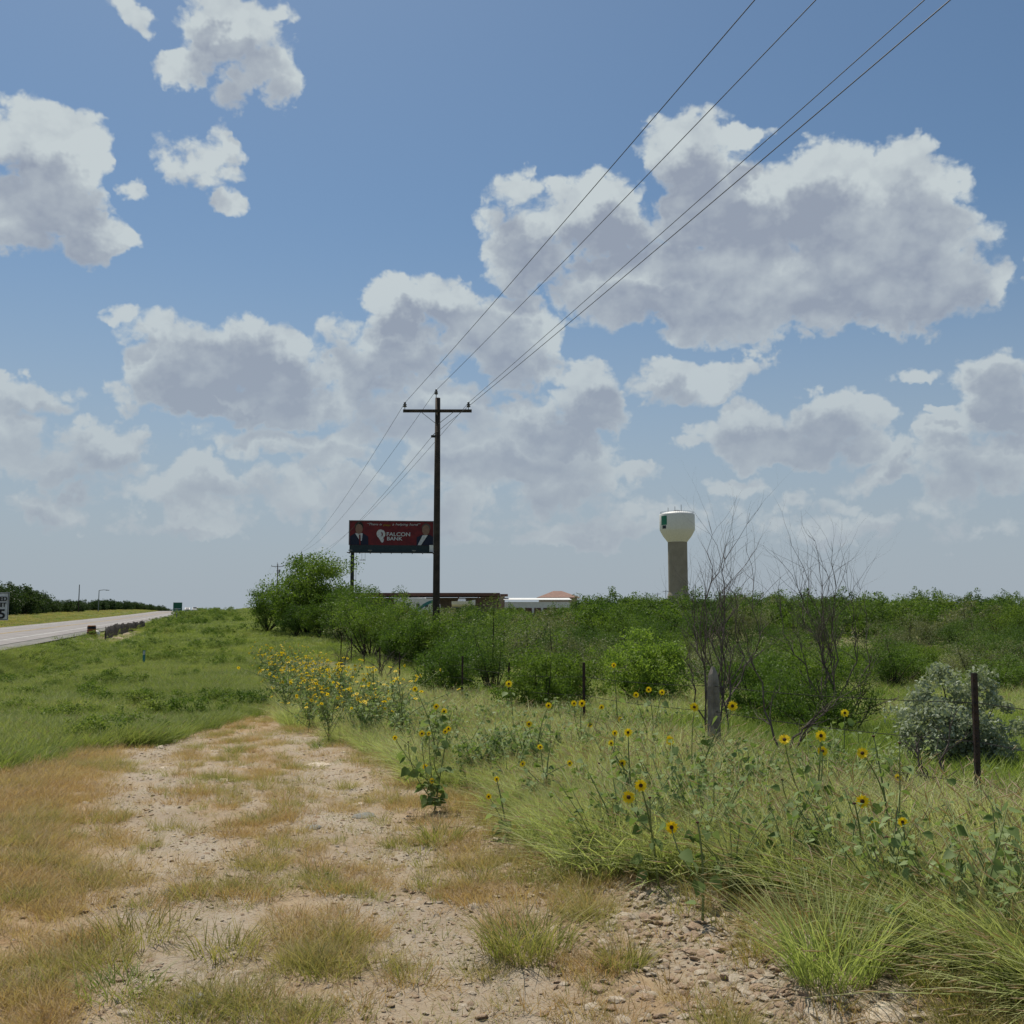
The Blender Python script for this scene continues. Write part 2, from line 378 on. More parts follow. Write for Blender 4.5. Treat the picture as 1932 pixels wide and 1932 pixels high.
def masks(x, y):
    """dirt, dry grass, green grass, tall grass weights from 0 to 1 for every point"""
    t = x+K*y; n = fbm(x*.8+3, y*.8+7, 4)-.5; n2 = fbm(x*2.2+50, y*2.2, 4)-.5
    edge_l = 12.0+(t+2.7)*3.6+n*4.5                                     # where the green verge starts
    green = sst(y, edge_l-1.0, edge_l+1.2)
    tb = 2.35+.85*(1-sst(y, 5.5, 7.0))+n*.9-.5*sst(y, 9, 16)
    tall = sst(t, tb-.15, tb+.35)
    tall = np.maximum(tall, sst(t, .9, 1.8)*sst(y, 19, 22))
    green = green*(1-tall)
    bare = np.zeros_like(t)
    near_ = 1-sst(y, 6, 13)                                            # the left rut swings in towards the viewpoint
    for tt, w in ((-.95+.75*near_, .48), (1.15-.1*near_, .58)): bare = np.maximum(bare, np.exp(-((t-tt+n*.7)/w)**2)*(1-.75*sst(n2, .0, .13)))
    leftdry = sst(t, -1.2+.4*near_, -1.9+.4*near_)
    bare = np.maximum(bare*(1-leftdry*.8), .62*(1-leftdry)*sst(n2, -.08, .1))
    bare = bare*(1-sst(y, 17, 20)*.75)
    soil = np.zeros_like(t)
    for yc, tc_, ry, rt in ((98, -9.4, 22, 1.9), (118, -8.6, 14, 1.0), (29, -7.8, 2.0, 1.6), (285, 6.0, 45, 2.6), (150, -5, 12, 1.2), (200, -1, 10, 1.4), (24, -2.2, 1.6, .8)):
        soil = np.maximum(soil, np.exp(-((y-yc)/ry)**4-((t-tc_+n)/rt)**4))
    green = green*(1-soil); tall = tall*(1-soil*(y > 60)); bare = np.maximum(bare, soil*.8)
    free = (1-green)*(1-tall)
    bare = np.maximum(bare, .85*np.exp(-((t-2.5)/.5)**4)*(1-sst(y, 6.2, 7.2)))
    dry = free*np.clip(1-bare*1.15, 0, 1)
    return free*bare, dry, green, tall

# ------------------------------------------------------------------ ground: one sheet, fine near the camera
def build_ground():
    fine = np.radians(np.linspace(-36, 36, 430)); side = np.radians(np.linspace(40, 320, 60)); th = np.concatenate([fine, side])
    rr = [0.6]
    while rr[-1] < 4500:
        r = rr[-1]; rr.append(r*(1.009 if r < 30 else 1.014 if r < 200 else 1.03 if r < 700 else 1.15))
    rr = np.array(rr); A, B = np.meshgrid(th, rr)
    x = B*np.sin(A); y = B*np.cos(A); z = H(x, y)
    nr, nc = x.shape; co = np.stack([x, y, z], -1).reshape(-1, 3); co = np.vstack([co, [0, 0, h1(0, 0)]])
    i = np.arange(nr-1)[:, None]*nc; j = np.arange(nc)[None, :]; j2 = (j+1) % nc
    q = np.stack([i+j, i+nc+j, i+nc+j2, i+j2], -1).reshape(-1, 4)[:, ::-1]
    ce = len(co)-1
    tri = np.stack([np.arange(nc), (np.arange(nc)+1) % nc, np.full(nc, ce)], -1)[:, ::-1]
    me = bpy.data.meshes.new('ground'); me.vertices.add(len(co)); me.vertices.foreach_set('co', co.ravel())
    lv = np.concatenate([q.ravel(), tri.ravel()]); me.loops.add(len(lv)); me.loops.foreach_set('vertex_index', lv)
    me.polygons.add(len(q)+len(tri))
    ls = np.concatenate([np.arange(len(q))*4, len(q)*4+np.arange(len(tri))*3]); me.polygons.foreach_set('loop_start', ls)
    me.polygons.foreach_set('use_smooth', np.ones(len(ls), bool))
    me.update(); me.validate()
    m = np.stack(masks(co[:, 0], co[:, 1])+(), -1)
    for k, nm in enumerate(('dirt', 'dryg', 'greeng', 'tallg')):
        a = me.attributes.new(nm, 'FLOAT', 'POINT'); a.data.foreach_set('value', m[:, k].astype(np.float32))
    g = bpy.data.materials.new('roadside_soil'); g.use_nodes = True; b = NB(g.node_tree); p = b.n['Principled BSDF']
    p.inputs['Roughness'].default_value = .95; p.inputs['Specular IOR Level'].default_value = .1
    co_ = b.node('ShaderNodeNewGeometry').outputs['Position']
    A_ = lambda s: b.node('ShaderNodeAttribute', attribute_name=s).outputs['Fac']
    d1 = b.mix(b.ss(b.noise(co_, .9, 6, .6), .3, .7), (.305, .25, .185, 1), (.385, .335, .26, 1))
    d1 = b.mix(b.m('MULTIPLY', b.ss(b.noise(co_, 2.6, 6, .65), .52, .72), .55), d1, (.29, .25, .22, 1))
    d1 = b.mix(b.m('MULTIPLY', b.ss(b.noise(co_, 38, 4, .7), .45, .7), .55), d1, (.24, .15, .09, 1))
    vo = b.node('ShaderNodeTexVoronoi'); vo.inputs['Scale'].default_value = 42; b.l.new(co_, vo.inputs['Vector'])
    d1 = b.mix(b.m('MULTIPLY', b.ss(vo.outputs['Distance'], .30, .12), .5), d1, b.mix(vo.outputs['Color'], (.50, .42, .31, 1), (.30, .22, .15, 1)))
    dr = b.mix(b.ss(b.noise(co_, 12, 6, .7), .35, .65), (.30, .20, .11, 1), (.36, .27, .165, 1))
    gr = b.mix(b.ss(b.noise(co_, .6, 8, .7), .35, .65), (.10, .125, .035, 1), (.165, .19, .06, 1))
    gr = b.mix(b.ss(b.noise(co_, .17, 6, .65), .58, .72), gr, (.27, .20, .12, 1))
    tg = b.mix(b.ss(b.noise(co_, 5, 6, .7), .35, .65), (.10, .11, .04, 1), (.20, .18, .09, 1))
    c = b.mix(A_('dryg'), d1, dr); c = b.mix(A_('greeng'), c, gr); c = b.mix(A_('tallg'), c, tg)
    b.l.new(c, p.inputs['Base Color'])
    bp = b.node('ShaderNodeBump'); bp.inputs['Strength'].default_value = .7; bp.inputs['Distance'].default_value = .02
    b.l.new(b.m('ADD', b.noise(co_, 45, 7, .7), b.m('MULTIPLY', b.ss(vo.outputs['Distance'], .35, .05), .5)), bp.inputs['Height']); b.l.new(bp.outputs[0], p.inputs['Normal'])
    me.materials.append(g)
    return tag(link('ground', me), kind='structure')
build_ground()

# ------------------------------------------------------------------ road, shoulder and painted lines
def strip(name, t0, t1, dz, m, y0=-60, y1=620, dash=None, kind=True, parent=None):
    ys = list(np.arange(y0, y1, 4.0)); mb = MB()
    if dash: segs = [(a, a+3) for a in np.arange(y0, y1, 12)]
    else: segs = None
    if segs:
        for a, c in segs:
            v = [(t-K*yy, yy, float(road_z(yy))+dz) for yy in (a, c) for t in (t0, t1)]
            mb.add(v, [(0, 1, 3, 2)])
    else:
        v = [(t-K*yy, yy, float(road_z(yy))+dz) for yy in ys for t in (t0, t1)]
        mb.add(v, [(2*i, 2*i+1, 2*i+3, 2*i+2) for i in range(len(ys)-1)])
    o = mb.build(name, m, parent)
    if kind: tag(o, kind='structure')
    return o
strip('road_shoulder', RR-.1, RR+1.5, .012, M['gravel_shoulder'])
rd = strip('road', RL, RR, .035, M['asphalt'])
strip('edge_line', -14.9, -14.72, .043, M['line_white'], kind=False, parent=rd)
strip('edge_line', -22.2, -22.02, .043, M['line_white'], kind=False, parent=rd)
strip('centre_line', -18.6, -18.48, .043, M['line_yellow'], kind=False, parent=rd)
strip('centre_line', -18.32, -18.2, .043, M['line_yellow'], kind=False, parent=rd)

# ------------------------------------------------------------------ leaves, blades and shrubs
def leafmesh(name, V, F4, rnd, along, mats, extra=None, smooth=False):
    """V (n,k,3) verts of n equal pieces, F4 faces of one piece"""
    n, k, _ = V.shape; vs = V.reshape(-1, 3)
    lens = [len(f) for f in F4]; per = np.concatenate([np.array(f) for f in F4])
    lv = (per[None, :]+np.arange(n)[:, None]*k).ravel()
    st = np.concatenate([[0], np.cumsum(lens)[:-1]]); st = (st[None, :]+np.arange(n)[:, None]*len(per)).ravel()
    ev = [] ; ef = []; el_ = 0
    if extra is not None and len(extra.v):
        ev = np.array(extra.v); off = len(vs); el_ = len(extra.f)
        elv = np.concatenate([np.array(f)+off for f in extra.f]); elen = np.array([len(f) for f in extra.f])
        est = np.concatenate([[0], np.cumsum(elen)[:-1]])+len(lv)
        vs = np.vstack([vs, ev]); lv = np.concatenate([lv, elv]); st = np.concatenate([st, est])
    me = bpy.data.meshes.new(name); me.vertices.add(len(vs)); me.vertices.foreach_set('co', np.ascontiguousarray(vs, dtype=np.float32).ravel())
    me.loops.add(len(lv)); me.loops.foreach_set('vertex_index', lv.astype(np.int32))
    me.polygons.add(len(st)); me.polygons.foreach_set('loop_start', st.astype(np.int32))
    if not isinstance(mats, (list, tuple)): mats = [mats]
    for m in mats: me.materials.append(m)
    mi = np.zeros(len(st), np.int32)
    if el_: mi[-el_:] = len(mats)-1
    me.polygons.foreach_set('material_index', mi)
    me.update()
    a = me.attributes.new('rnd', 'FLOAT', 'POINT'); r = np.zeros(len(vs), np.float32); r[:n*k] = np.repeat(rnd, k); a.data.foreach_set('value', r)
    a = me.attributes.new('along', 'FLOAT', 'POINT'); r = np.zeros(len(vs), np.float32); r[:n*k] = np.tile(along, n) if np.ndim(along) == 1 else along.ravel(); a.data.foreach_set('value', r)
    return me
def unit(v): return v/np.maximum(np.linalg.norm(v, axis=-1, keepdims=True), 1e-9)

def grass(name, m, n=40, h=.3, spread=.1, width=.004, lean=.5, droop=.35, seed=0, hv=.5, heads=0):
    g = np.random.default_rng(seed)
    ang = g.random(n)*2*np.pi; rad = spread*np.sqrt(g.random(n))
    base = np.stack([rad*np.cos(ang), rad*np.sin(ang), -.01*np.ones(n)], -1)
    a2 = ang+g.normal(0, .9, n); ln = lean*(.25+g.random(n))
    L = h*(1-hv*g.random(n))
    out = np.stack([np.cos(a2), np.sin(a2), np.zeros(n)], -1)
    sidev = np.stack([-np.sin(a2), np.cos(a2), np.zeros(n)], -1)
    tw = g.random(n)[:, None]*np.pi; sidev = sidev*np.cos(tw)+out*np.sin(tw)*.9
    S = [0, .4, .75, 1.0]; Wd = [1, .85, .55, 0]; vs = []
    for s, w in zip(S, Wd):
        p = base+out*(L*ln*s*(1+droop*s*1.5))[:, None]+np.array([0, 0, 1])*(L*(s-droop*s*s*.55)*np.cos(np.minimum(ln, 1.2)*.6))[:, None]
        if w: vs += [p-sidev*width*w, p+sidev*width*w]
        else: vs += [p]
    V = np.stack(vs, 1)
    F = [(0, 1, 3, 2), (2, 3, 5, 4), (4, 5, 6)]
    rnd = g.random(n); along = np.array([0, 0, .4, .4, .75, .75, 1.])
    ex = None; mats = [m]
    if heads:
        ex = MB()
        for i in g.choice(n, heads, replace=False):
            p = Vector(V[i, 6]); d = (Vector(V[i, 6])-Vector(V[i, 4])).normalized(); L_ = h*.16
            ex.tube([p-d*.01, p+d*L_*.5, p+d*L_], [.001, h*.0045+.001, .0006], 4, False)
        mats = [m, M['seedhead']]
    return leafmesh(name, V, F, rnd, along, mats, ex)
M['seedhead'] = leafmat('grass_seed_head', [(.48, .38, .26), (.58, .48, .34)], .5)

def leafcloud(cs, rs, per, size, g, droop=.0, aspect=2.2):
    """diamond leaves round cluster centres"""
    n = len(cs)*per; C = np.repeat(cs, per, 0); Rr = np.repeat(rs, per)[:, None]
    d = unit(g.normal(size=(n, 3))); p = C+d*Rr*(g.random((n, 1))**.5)*np.array([1, 1, .75])
    ax = unit(g.normal(size=(n, 3))+np.array([0, 0, -droop])); nn = unit(np.cross(ax, g.normal(size=(n, 3))))
    L = (size*(.6+.8*g.random(n)))[:, None]
    V = np.stack([p-ax*L*.5, p+nn*L/aspect*.5, p+ax*L*.5, p-nn*L/aspect*.5], 1)
    return V, np.repeat(g.random(len(cs)), per)*.5+g.random(n)*.5
def limbs(g, targets, r0, mb, start=(0, 0, 0), seg=5, n=5, nstem=5, wob=.12):
    for k, tgt in enumerate(targets):
        a = Vector(start)+Vector((g.normal()*r0, g.normal()*r0, 0)); c = Vector(tgt)
        mid = a.lerp(c, .45)+Vector((g.normal(), g.normal(), abs(g.normal())*.8))*wob*(c-a).length
        pts = []
        for i in range(seg+1):
            s = i/seg; pts.append(a*(1-s)**2+mid*2*s*(1-s)+c*s*s)
        mb.tube(pts, [r0*(1-.85*i/seg) for i in range(seg+1)], n)
def shrub_meshes(name, seed, Rx=1.6, Hh=3.0, nc=110, per=95, size=.075, m='mesq', skirt=.12, stems=14, aspect=2.2, lump=.35, cr=.34):
    g = np.random.default_rng(seed); cs = []
    lobes = [(unit(g.normal(size=3)), .6+g.random()*.7) for _ in range(7)]
    while len(cs) < nc:
        d = unit(g.normal(size=3)); r = g.random()**.42
        k = 1-lump+lump*max(max(0, float(d @ l))**3*w for l, w in lobes)*1.3+g.normal()*.06
        p = np.array([d[0]*Rx*r*k, d[1]*Rx*r*k, Hh*.5+d[2]*r*k*Hh*.52])
        if p[2] < Hh*skirt: continue
        cs.append(p)
    cs = np.array(cs); rs = cr*(.6+g.random(nc)*.7)*(Rx/1.6)
    V, rnd = leafcloud(cs, rs, per, size, g, .3, aspect)
    crown = leafmesh(name+'_crown', V, [(0, 1, 2, 3)], rnd, np.zeros(4), M[m])
    mb = MB(); idx = g.choice(nc, min(stems, nc), replace=False); limbs(g, cs[idx], .035*Hh/3, mb)
    return crown, mb.mesh(name+'_stems', M['bark'])
def add_shrub(name, meshes, loc, s, rz, label, cat, group=None, sz=1):
    e = empty(name, loc, rz); e.scale = (s, s, s*sz); tag(e, label, cat, group)
    link('crown', meshes[0], e); link('trunk', meshes[1], e); return e

# ------------------------------------------------------------------ scattering of stuff by geometry nodes
def scatter(name, label, protos, x, y, scale, tilt=.12, seed=0, zoff=0., flat=False):
    n = len(x); g = np.random.default_rng(seed)
    z = H(x, y)+zoff
    me = bpy.data.meshes.new(name); me.vertices.add(n); me.vertices.foreach_set('co', np.stack([x, y, z], -1).astype(np.float32).ravel())
    a = me.attributes.new('rot', 'FLOAT_VECTOR', 'POINT')
    a.data.foreach_set('vector', np.stack([g.normal(0, tilt, n), g.normal(0, tilt, n), g.random(n)*6.283], -1).astype(np.float32).ravel())
    a = me.attributes.new('size', 'FLOAT', 'POINT'); a.data.foreach_set('value', np.asarray(scale, np.float32))
    a = me.attributes.new('which', 'INT', 'POINT'); a.data.foreach_set('value', g.integers(0, len(protos), n).astype(np.int32))
    col = bpy.data.collections.new(name+'_kinds')
    for k, pm in enumerate(protos): col.objects.link(bpy.data.objects.new('%s_kind_%02d' % (name, k), pm))
    o = link(name, me); tag(o, label, kind='stuff')
    ng = bpy.data.node_groups.new(name, 'GeometryNodeTree')
    ng.interface.new_socket('Geometry', in_out='INPUT', socket_type='NodeSocketGeometry'); ng.interface.new_socket('Geometry', in_out='OUTPUT', socket_type='NodeSocketGeometry')
    N = ng.nodes; L = ng.links; gi = N.new('NodeGroupInput'); go = N.new('NodeGroupOutput')
    ci = N.new('GeometryNodeCollectionInfo'); ci.inputs[0].default_value = col; ci.inputs['Separate Children'].default_value = True
    ci.inputs['Reset Children'].default_value = True
    ip = N.new('GeometryNodeInstanceOnPoints'); ip.inputs['Pick Instance'].default_value = True
    def na(nm, ty):
        q = N.new('GeometryNodeInputNamedAttribute'); q.data_type = ty; q.inputs['Name'].default_value = nm; return q.outputs['Attribute']
    L.new(gi.outputs[0], ip.inputs['Points']); L.new(ci.outputs[0], ip.inputs['Instance']); L.new(na('which', 'INT'), ip.inputs['Instance Index'])
    er = N.new('FunctionNodeEulerToRotation'); L.new(na('rot', 'FLOAT_VECTOR'), er.inputs[0]); L.new(er.outputs[0], ip.inputs['Rotation'])
    L.new(na('size', 'FLOAT'), ip.inputs['Scale']); L.new(ip.outputs[0], go.inputs[0])
    md = o.modifiers.new('scatter', 'NODES'); md.node_group = ng
    return o
def sample(n, y0, y1, tmin, tmax, pw=1.0, seed=0, umax=.56):
    """points between y0 and y1, inside the cone of view plus a margin, density falling with distance"""
    g = np.random.default_rng(seed); y = y0*(y1/y0)**(g.random(n)**pw)
    lo = np.maximum(tmin-K*y, -umax*y-1); hi = np.minimum(tmax-K*y, umax*y+1)
    ok = hi > lo; y, lo, hi = y[ok], lo[ok], hi[ok]
    x = lo+(hi-lo)*g.random(len(y)); return x, y, g
#@@GRASS
# dry grass on the path and left of it
dryp = [grass('dry_tuft_%d' % k, M['dry'], 46, .13, .11, .0016, .7, .4, 10+k, heads=2) for k in range(5)]
x, y, g = sample(60000, 3.0, 26, -20, 3.4, 1.0, 1)
w = masks(x, y)[1]; pn = fbm(x*4.2+9, y*4.2+4, 4, .6)
keep = g.random(len(x)) < w*np.clip(sst(pn, .46, .62)*.95+(sst(x+K*y-.4*(1-sst(y, 6, 13)), -1.0, -2.2))*(.55+.35*sst(y, 5, 9))*(.6+.8*sst(pn, .42, .55)), 0, 1)*.62
x, y = x[keep], y[keep]; tt = x+K*y
scatter('dry_grass', 'short orange brown dry grass in patches on the path', dryp, x, y, (.45+.75*g.random(len(x)))*(1+.5*sst(tt, -1.2, -2.4)), seed=1)
sp0 = [grass('sprout_%d' % k, M['drygreen'] if k % 2 else M['dry'], 14, .075, .07, .0016, .9, .4, 20+k) for k in range(4)]
x, y, g = sample(12000, 3.0, 22, -20, 3.4, 1.0, 21); keep = g.random(len(x)) < masks(x, y)[0]*.8; x, y = x[keep], y[keep]
scatter('sparse_sprouts', 'thin stray grass sprouts on the bare soil of the path', sp0, x, y, .4+.9*g.random(len(x))**2, seed=22)
hg = [grass('half_dry_tuft_%d' % k, M['drygreen'], 60, .17, .10, .0019, .75, .4, 30+k, heads=2) for k in range(4)]
x, y, g = sample(30000, 3.0, 24, -20, 4.2, 1.0, 2)
m4 = masks(x, y); pn = fbm(x*2.4+70, y*2.4+4, 4, .6); tt = x+K*y
keep = g.random(len(x)) < np.clip((m4[1]+m4[0]*.15)*sst(pn, .52, .66)*.7+np.exp(-((tt-2.5)/.5)**2)*.22*(1-m4[3])*sst(y, 6.5, 8.0), 0, 1)
x, y = x[keep], y[keep]
scatter('half_dry_grass', 'olive and tan grass tufts scattered over the path', hg, x, y, .4+.75*g.random(len(x)), seed=2)
# green verge on the left
gg = [grass('verge_tuft_%d' % k, M['green'], 70, .26, .20, .004, .7, .4, 50+k, heads=1) for k in range(5)]
x, y, g = sample(60000, 9, 60, -11.4, 3, .8, 3)
keep = g.random(len(x)) < masks(x, y)[2]; x, y = x[keep], y[keep]
scatter('verge_grass', 'green mown grass of the roadside verge', gg, x, y, (.55+.8*g.random(len(x)))*(.7+.9*fbm(x*.3, y*.3)), seed=3)
gf = [grass('far_verge_tuft_%d' % k, M['green'], 130, .26, .7, .010, .8, .4, 60+k) for k in range(4)]
x, y, g = sample(16000, 50, 420, -11.4, 9, .9, 4); mk = masks(x, y); keep = g.random(len(x)) < mk[2]+mk[3]+.1; x, y = x[keep], y[keep]
scatter('far_verge_grass', 'green grass of the verge running up to the crest', gf, x, y, .5+.8*g.random(len(x)), seed=4)
x, y, g = sample(9000, 60, 420, -60, -24.6, .9, 5)
gl = [grass('far_left_tuft_%d' % k, M['drygreen'] if k else M['green'], 130, .26, .7, .010, .8, .4, 65+k) for k in range(3)]
scatter('far_left_grass', 'yellow green grass across the road', gl, x, y, .5+.7*g.random(len(x)), seed=5)
# tall grass and weeds on the right
tg = [grass('tall_tuft_%d' % k, M['tall'], 75, .56, .16, .0032, .55, .4, 80+k, heads=4) for k in range(5)]
tg += [grass('tall_wide_tuft_%d' % k, M['tall'], 34, .60, .15, .0062, .75, .75, 180+k, heads=7) for k in range(3)]
x, y, g = sample(46000, 3.6, 40, 1, 7.2, .9, 6)
keep = g.random(len(x)) < masks(x, y)[3]*.9; x, y = x[keep], y[keep]; tt = x+K*y
edge = (.72+.28*sst(tt, 2.6, 4.0))*(1-.45*sst(tt, 5.2, 6.6))
scatter('tall_grass', 'tall grey green grass along the wire fence', tg, x, y, (.50+.72*g.random(len(x)))*edge*(.7+.6*fbm(x*.6+4, y*.6)), seed=6)
vg = [grass('fresh_tuft_%d' % k, M['vivid'], 80, .45, .25, .006, .6, .35, 90+k) for k in range(4)]
x, y, g = sample(30000, 7, 60, 5.6, 60, .9, 7)
scatter('meadow_grass', 'bright yellow green grass in the field behind the fence', vg, x, y, .5+.8*g.random(len(x)), seed=7)
# low leafy weeds among the grass
def weedmesh(seed, n=60, h=.46, size=.042):
    g = np.random.default_rng(seed); mb = MB(); stems = []
    for i in range(5):
        a = g.random()*6.28; stems.append(Vector((math.cos(a)*h*.5, math.sin(a)*h*.5, h*(.6+.5*g.random())))); mb.tube([(0, 0, 0), stems[-1]*.5+Vector((0, 0, h*.08)), stems[-1]], [.004, .003, .002], 4)
    P = np.array([list(stems[g.integers(5)]*(.2+.8*g.random())) for _ in range(n)])+g.normal(size=(n, 3))*.02
    V = heart(P, g, size*(.6+.7*g.random(n))); return leafmesh('weed', V, HF, g.random(n), np.zeros(7), [M['weed'], M['stem']], mb)
HF = [(0, 1, 6), (1, 2, 3, 6), (0, 6, 5), (6, 3, 4, 5)]
def heart(P, g, L, out=None):
    n = len(P); ax = unit(g.normal(size=(n, 3))*np.array([1, 1, .35])+np.array([0, 0, -.25])) if out is None else unit(out)
    up = unit(g.normal(size=(n, 3))*.45+np.array([0, 0, 1])); sv = unit(np.cross(ax, up)); nm = np.cross(sv, ax)
    L = np.asarray(L)[:, None]; c = P
    pts = [c, c+ax*L*.12+sv*L*.36+nm*L*.06, c+ax*L*.45+sv*L*.38+nm*L*.07, c+ax*L*1.0-nm*L*.12, c+ax*L*.45-sv*L*.38+nm*L*.07, c+ax*L*.12-sv*L*.36+nm*L*.06, c+ax*L*.4]
    return np.stack(pts, 1)
wd = [weedmesh(100+k) for k in range(5)]
x, y, g = sample(3600, 4.2, 34, 2.4, 7, .9, 8)
keep = g.random(len(x)) < masks(x, y)[3]*sst(fbm(x*.7+8, y*.7+2), .42, .64)*.42; x, y = x[keep], y[keep]
scatter('leafy_weeds', 'dark green broad leaved weeds mixed in the tall grass', wd, x, y, .7+.7*g.random(len(x)), seed=8)
vw = [shrub_meshes('verge_forb_%d' % k, 1400+k, .5, .5, 22, 50, .045, 'mesq' if k == 2 else 'green', skirt=0, cr=.4)[0] for k in range(3)]
x, y, g = sample(1300, 15, 260, -11, 3, 1., 12); keep = (masks(x, y)[2] > .5) & (g.random(len(x)) < sst(fbm(x*.23+8, y*.23+2), .35, .75)); x, y = x[keep], y[keep]
scatter('verge_weeds', 'low dark green weeds in drifts over the verge', vw, x, y, (.35+.5*g.random(len(x)))*(1+y/90), seed=12)
x, y, g = sample(9000, 16, 60, 6, 60, .8, 14); keep = g.random(len(x)) < sst(fbm(x*.35+3, y*.35+8, 3), .38, .6); x, y = x[keep], y[keep]
scatter('rough_grass', 'rough tan and green grass between the shrubs behind the fence', tg, x, y, .7+.8*g.random(len(x)), seed=14)
#@@STONES
def rock(seed, flat=.5, rough=.25):
    import bmesh
    bm = bmesh.new(); bmesh.ops.create_icosphere(bm, subdivisions=2, radius=.5); g = np.random.default_rng(seed)
    cuts = [(Vector(unit(g.normal(size=3))), .30+.14*g.random()) for _ in range(7)]
    for v in bm.verts:
        for n_, d_ in cuts:
            k = v.co.dot(n_)
            if k > d_: v.co -= n_*(k-d_)
        v.co += Vector(g.normal(size=3))*.015; v.co.z *= flat
    me = bpy.data.meshes.new('stone'); bm.to_mesh(me); bm.free(); return me
def rockm(seed, m, flat=.34): me = rock(seed, flat); me.materials.append(m); return me
gv = [rockm(200+k, M[['stone', 'stone_brown', 'stone_brown', 'stone'][k % 4]], .36) for k in range(8)]
x, y, g = sample(60000, 3.2, 24, -3, 4.5, 1.0, 9)
m4 = masks(x, y); keep = g.random(len(x)) < (m4[0]+.25*m4[1])*(.25+.75*sst(fbm(x*1.1+90, y*1.1+3), .4, .6)); x, y = x[keep], y[keep]
scatter('gravel', 'small loose stones and chips on the dirt path', gv, x, y, .010+.042*g.random(len(x))**4, .3, seed=9, zoff=.001)
x, y, g = sample(9000, 3.6, 8.5, .9, 3.6, 1.0, 10)
keep = g.random(len(x)) < np.exp(-((x+K*y-2.35)/.55)**2)*(1-masks(x, y)[3]*.8); x, y = x[keep], y[keep]
scatter('rubble', 'tan stone chips washed out below the tall grass', gv, x, y, .015+.075*g.random(len(x))**3, .3, seed=11, zoff=.003)
# loose stones big enough to be told apart
ST = [(1181,1732,40,'stone','rounded white stone, right one of a pair on the rubble'),(1153,1745,36,'stone','cream stone touching a rounded white stone on its left'),
 (954,1636,34,'stone','cream stone half hidden by dry grass right of the middle of the path'),(1122,1658,56,'stone_brown','broad brown slab tilted up at the top of the rubble slope'),
 (1111,1603,26,'stone','thin pale stone lying where grass meets the top of the rubble'),(1135,1680,34,'stone','flat cream stone just below the broad brown slab'),
 (1222,1655,20,'stone','small pale stone at the edge of the tall grass above the rubble'),(1329,1749,26,'stone','pale flat stone among rubble under a leafy sunflower'),
 (1028,1808,26,'stone','oval cream stone in front of the largest dry tuft on the path'),(1740,1755,95,'stone_grey','wide blue grey slab at the foot of the tall grass'),
 (1762,1803,66,'stone','flat tan slab in bare ground in front of the blue grey slab'),(1543,1923,66,'stone','cream boulder cut by the bottom edge, left one of two'),
 (1673,1915,100,'stone','large cream flat rock at the bottom edge, right of a smaller one'),(1476,1856,26,'stone','small white stone left of the big bushy grass clump base'),
 (1450,1872,46,'stone_brown','tan stone slab below a small white stone in straw litter'),(1877,1778,36,'stone','thin white slab under the tall green grass near the fence post'),
 (444,1841,38,'stone','white flat stone in the lower left among dry grass'),(241,1914,40,'stone','cream stone near the bottom left corner of the path'),
 (330,1400,46,'stone','pale bare rock outcrop at the far end of the left wheel track'),(300,1412,26,'stone','flat cream rock just left of the pale rock outcrop'),
 (161,1517,24,'stone','cream stone poking out of the orange grass on the left'),(310,1451,32,'stone','cream flat stone in the left wheel track beyond the dry grass'),
 (368,1891,90,'stone_grey','dark blue grey slab sunk in soil near the bottom left'),(333,1686,64,'stone_grey','blue grey flat stone in the middle of the left wheel track'),
 (425,1475,50,'stone','pale slab on the strip between the wheel tracks'),(648,1421,17,'stone','small white stone at the foot of the yellow flower patch'),
 (673,1520,44,'stone','buff stone mound beside the right wheel track'),(688,1542,48,'stone_grey','grey slab in front of the buff stone mound'),
 (587,1565,50,'stone_grey','grey flat stone in the right wheel track'),(599,1445,60,'stone','pale slab crossing the far right wheel track')]
g = np.random.default_rng(5); rv = {}
for i, (U, V, px, mm, lb) in enumerate(ST):
    p = hit(U, V); s = px/1932*p.y
    me = rockm(300+i, M[mm], .42); o = link('stone', me); o.location = (p.x, p.y, p.z+.0+s*.02); o.rotation_euler = (g.normal()*.1, g.normal()*.1, g.random()*6.28)
    o.scale = (s*1.05, s*.8, min(s, .14)); tag(o, lb, 'stone', 'loose stones on the path')
#@@PLANTS
# single grass clumps that stand out
CL = [(1570,1845,'tall',.60,.18,300,'big bushy grass clump with tan seed heads at the lower right'),
 (1850,1790,'vivid',.62,.22,170,'bright green fountain of grass at the right edge below the fence post'),
 (1000,1800,'drygreen',.36,.2,170,'widest olive clump on the path, right of the middle'),
 (445,1422,'green',.22,.12,80,'dark green low tuft between the far wheel tracks'),(603,1412,'green',.26,.12,80,'round green tuft left of the yellow flower patch foot'),
 (880,1355,'tall',.62,.3,150,'rounded dull green bush of grass just before the fence'),(270,1775,'drygreen',.26,.2,110,'spreading green tuft in the left wheel track'),
 (1180,1830,'drygreen',.26,.1,70,'wispy green tuft in front of the pair of white stones'),(430,1800,'drygreen',.22,.16,100,'olive tuft behind the white flat stone'),
 (225,1870,'green',.14,.18,110,'short dark green mat of grass at the lower left'),(1740,1860,'vivid',.24,.08,60,'small bright tuft in front of the tan slab'),
 (960,1800,'drygreen',.3,.12,90,'darker olive clump joined to the left of the widest one'),(755,1600,'drygreen',.15,.12,80,'low green tuft beside the right wheel track'),
 (830,1590,'drygreen',.3,.16,120,'loose tan green clump below the dark sunflower plant'),(1620,1800,'drygreen',.34,.14,120,'reddish tan fringe of grass at the base of the big clump')]
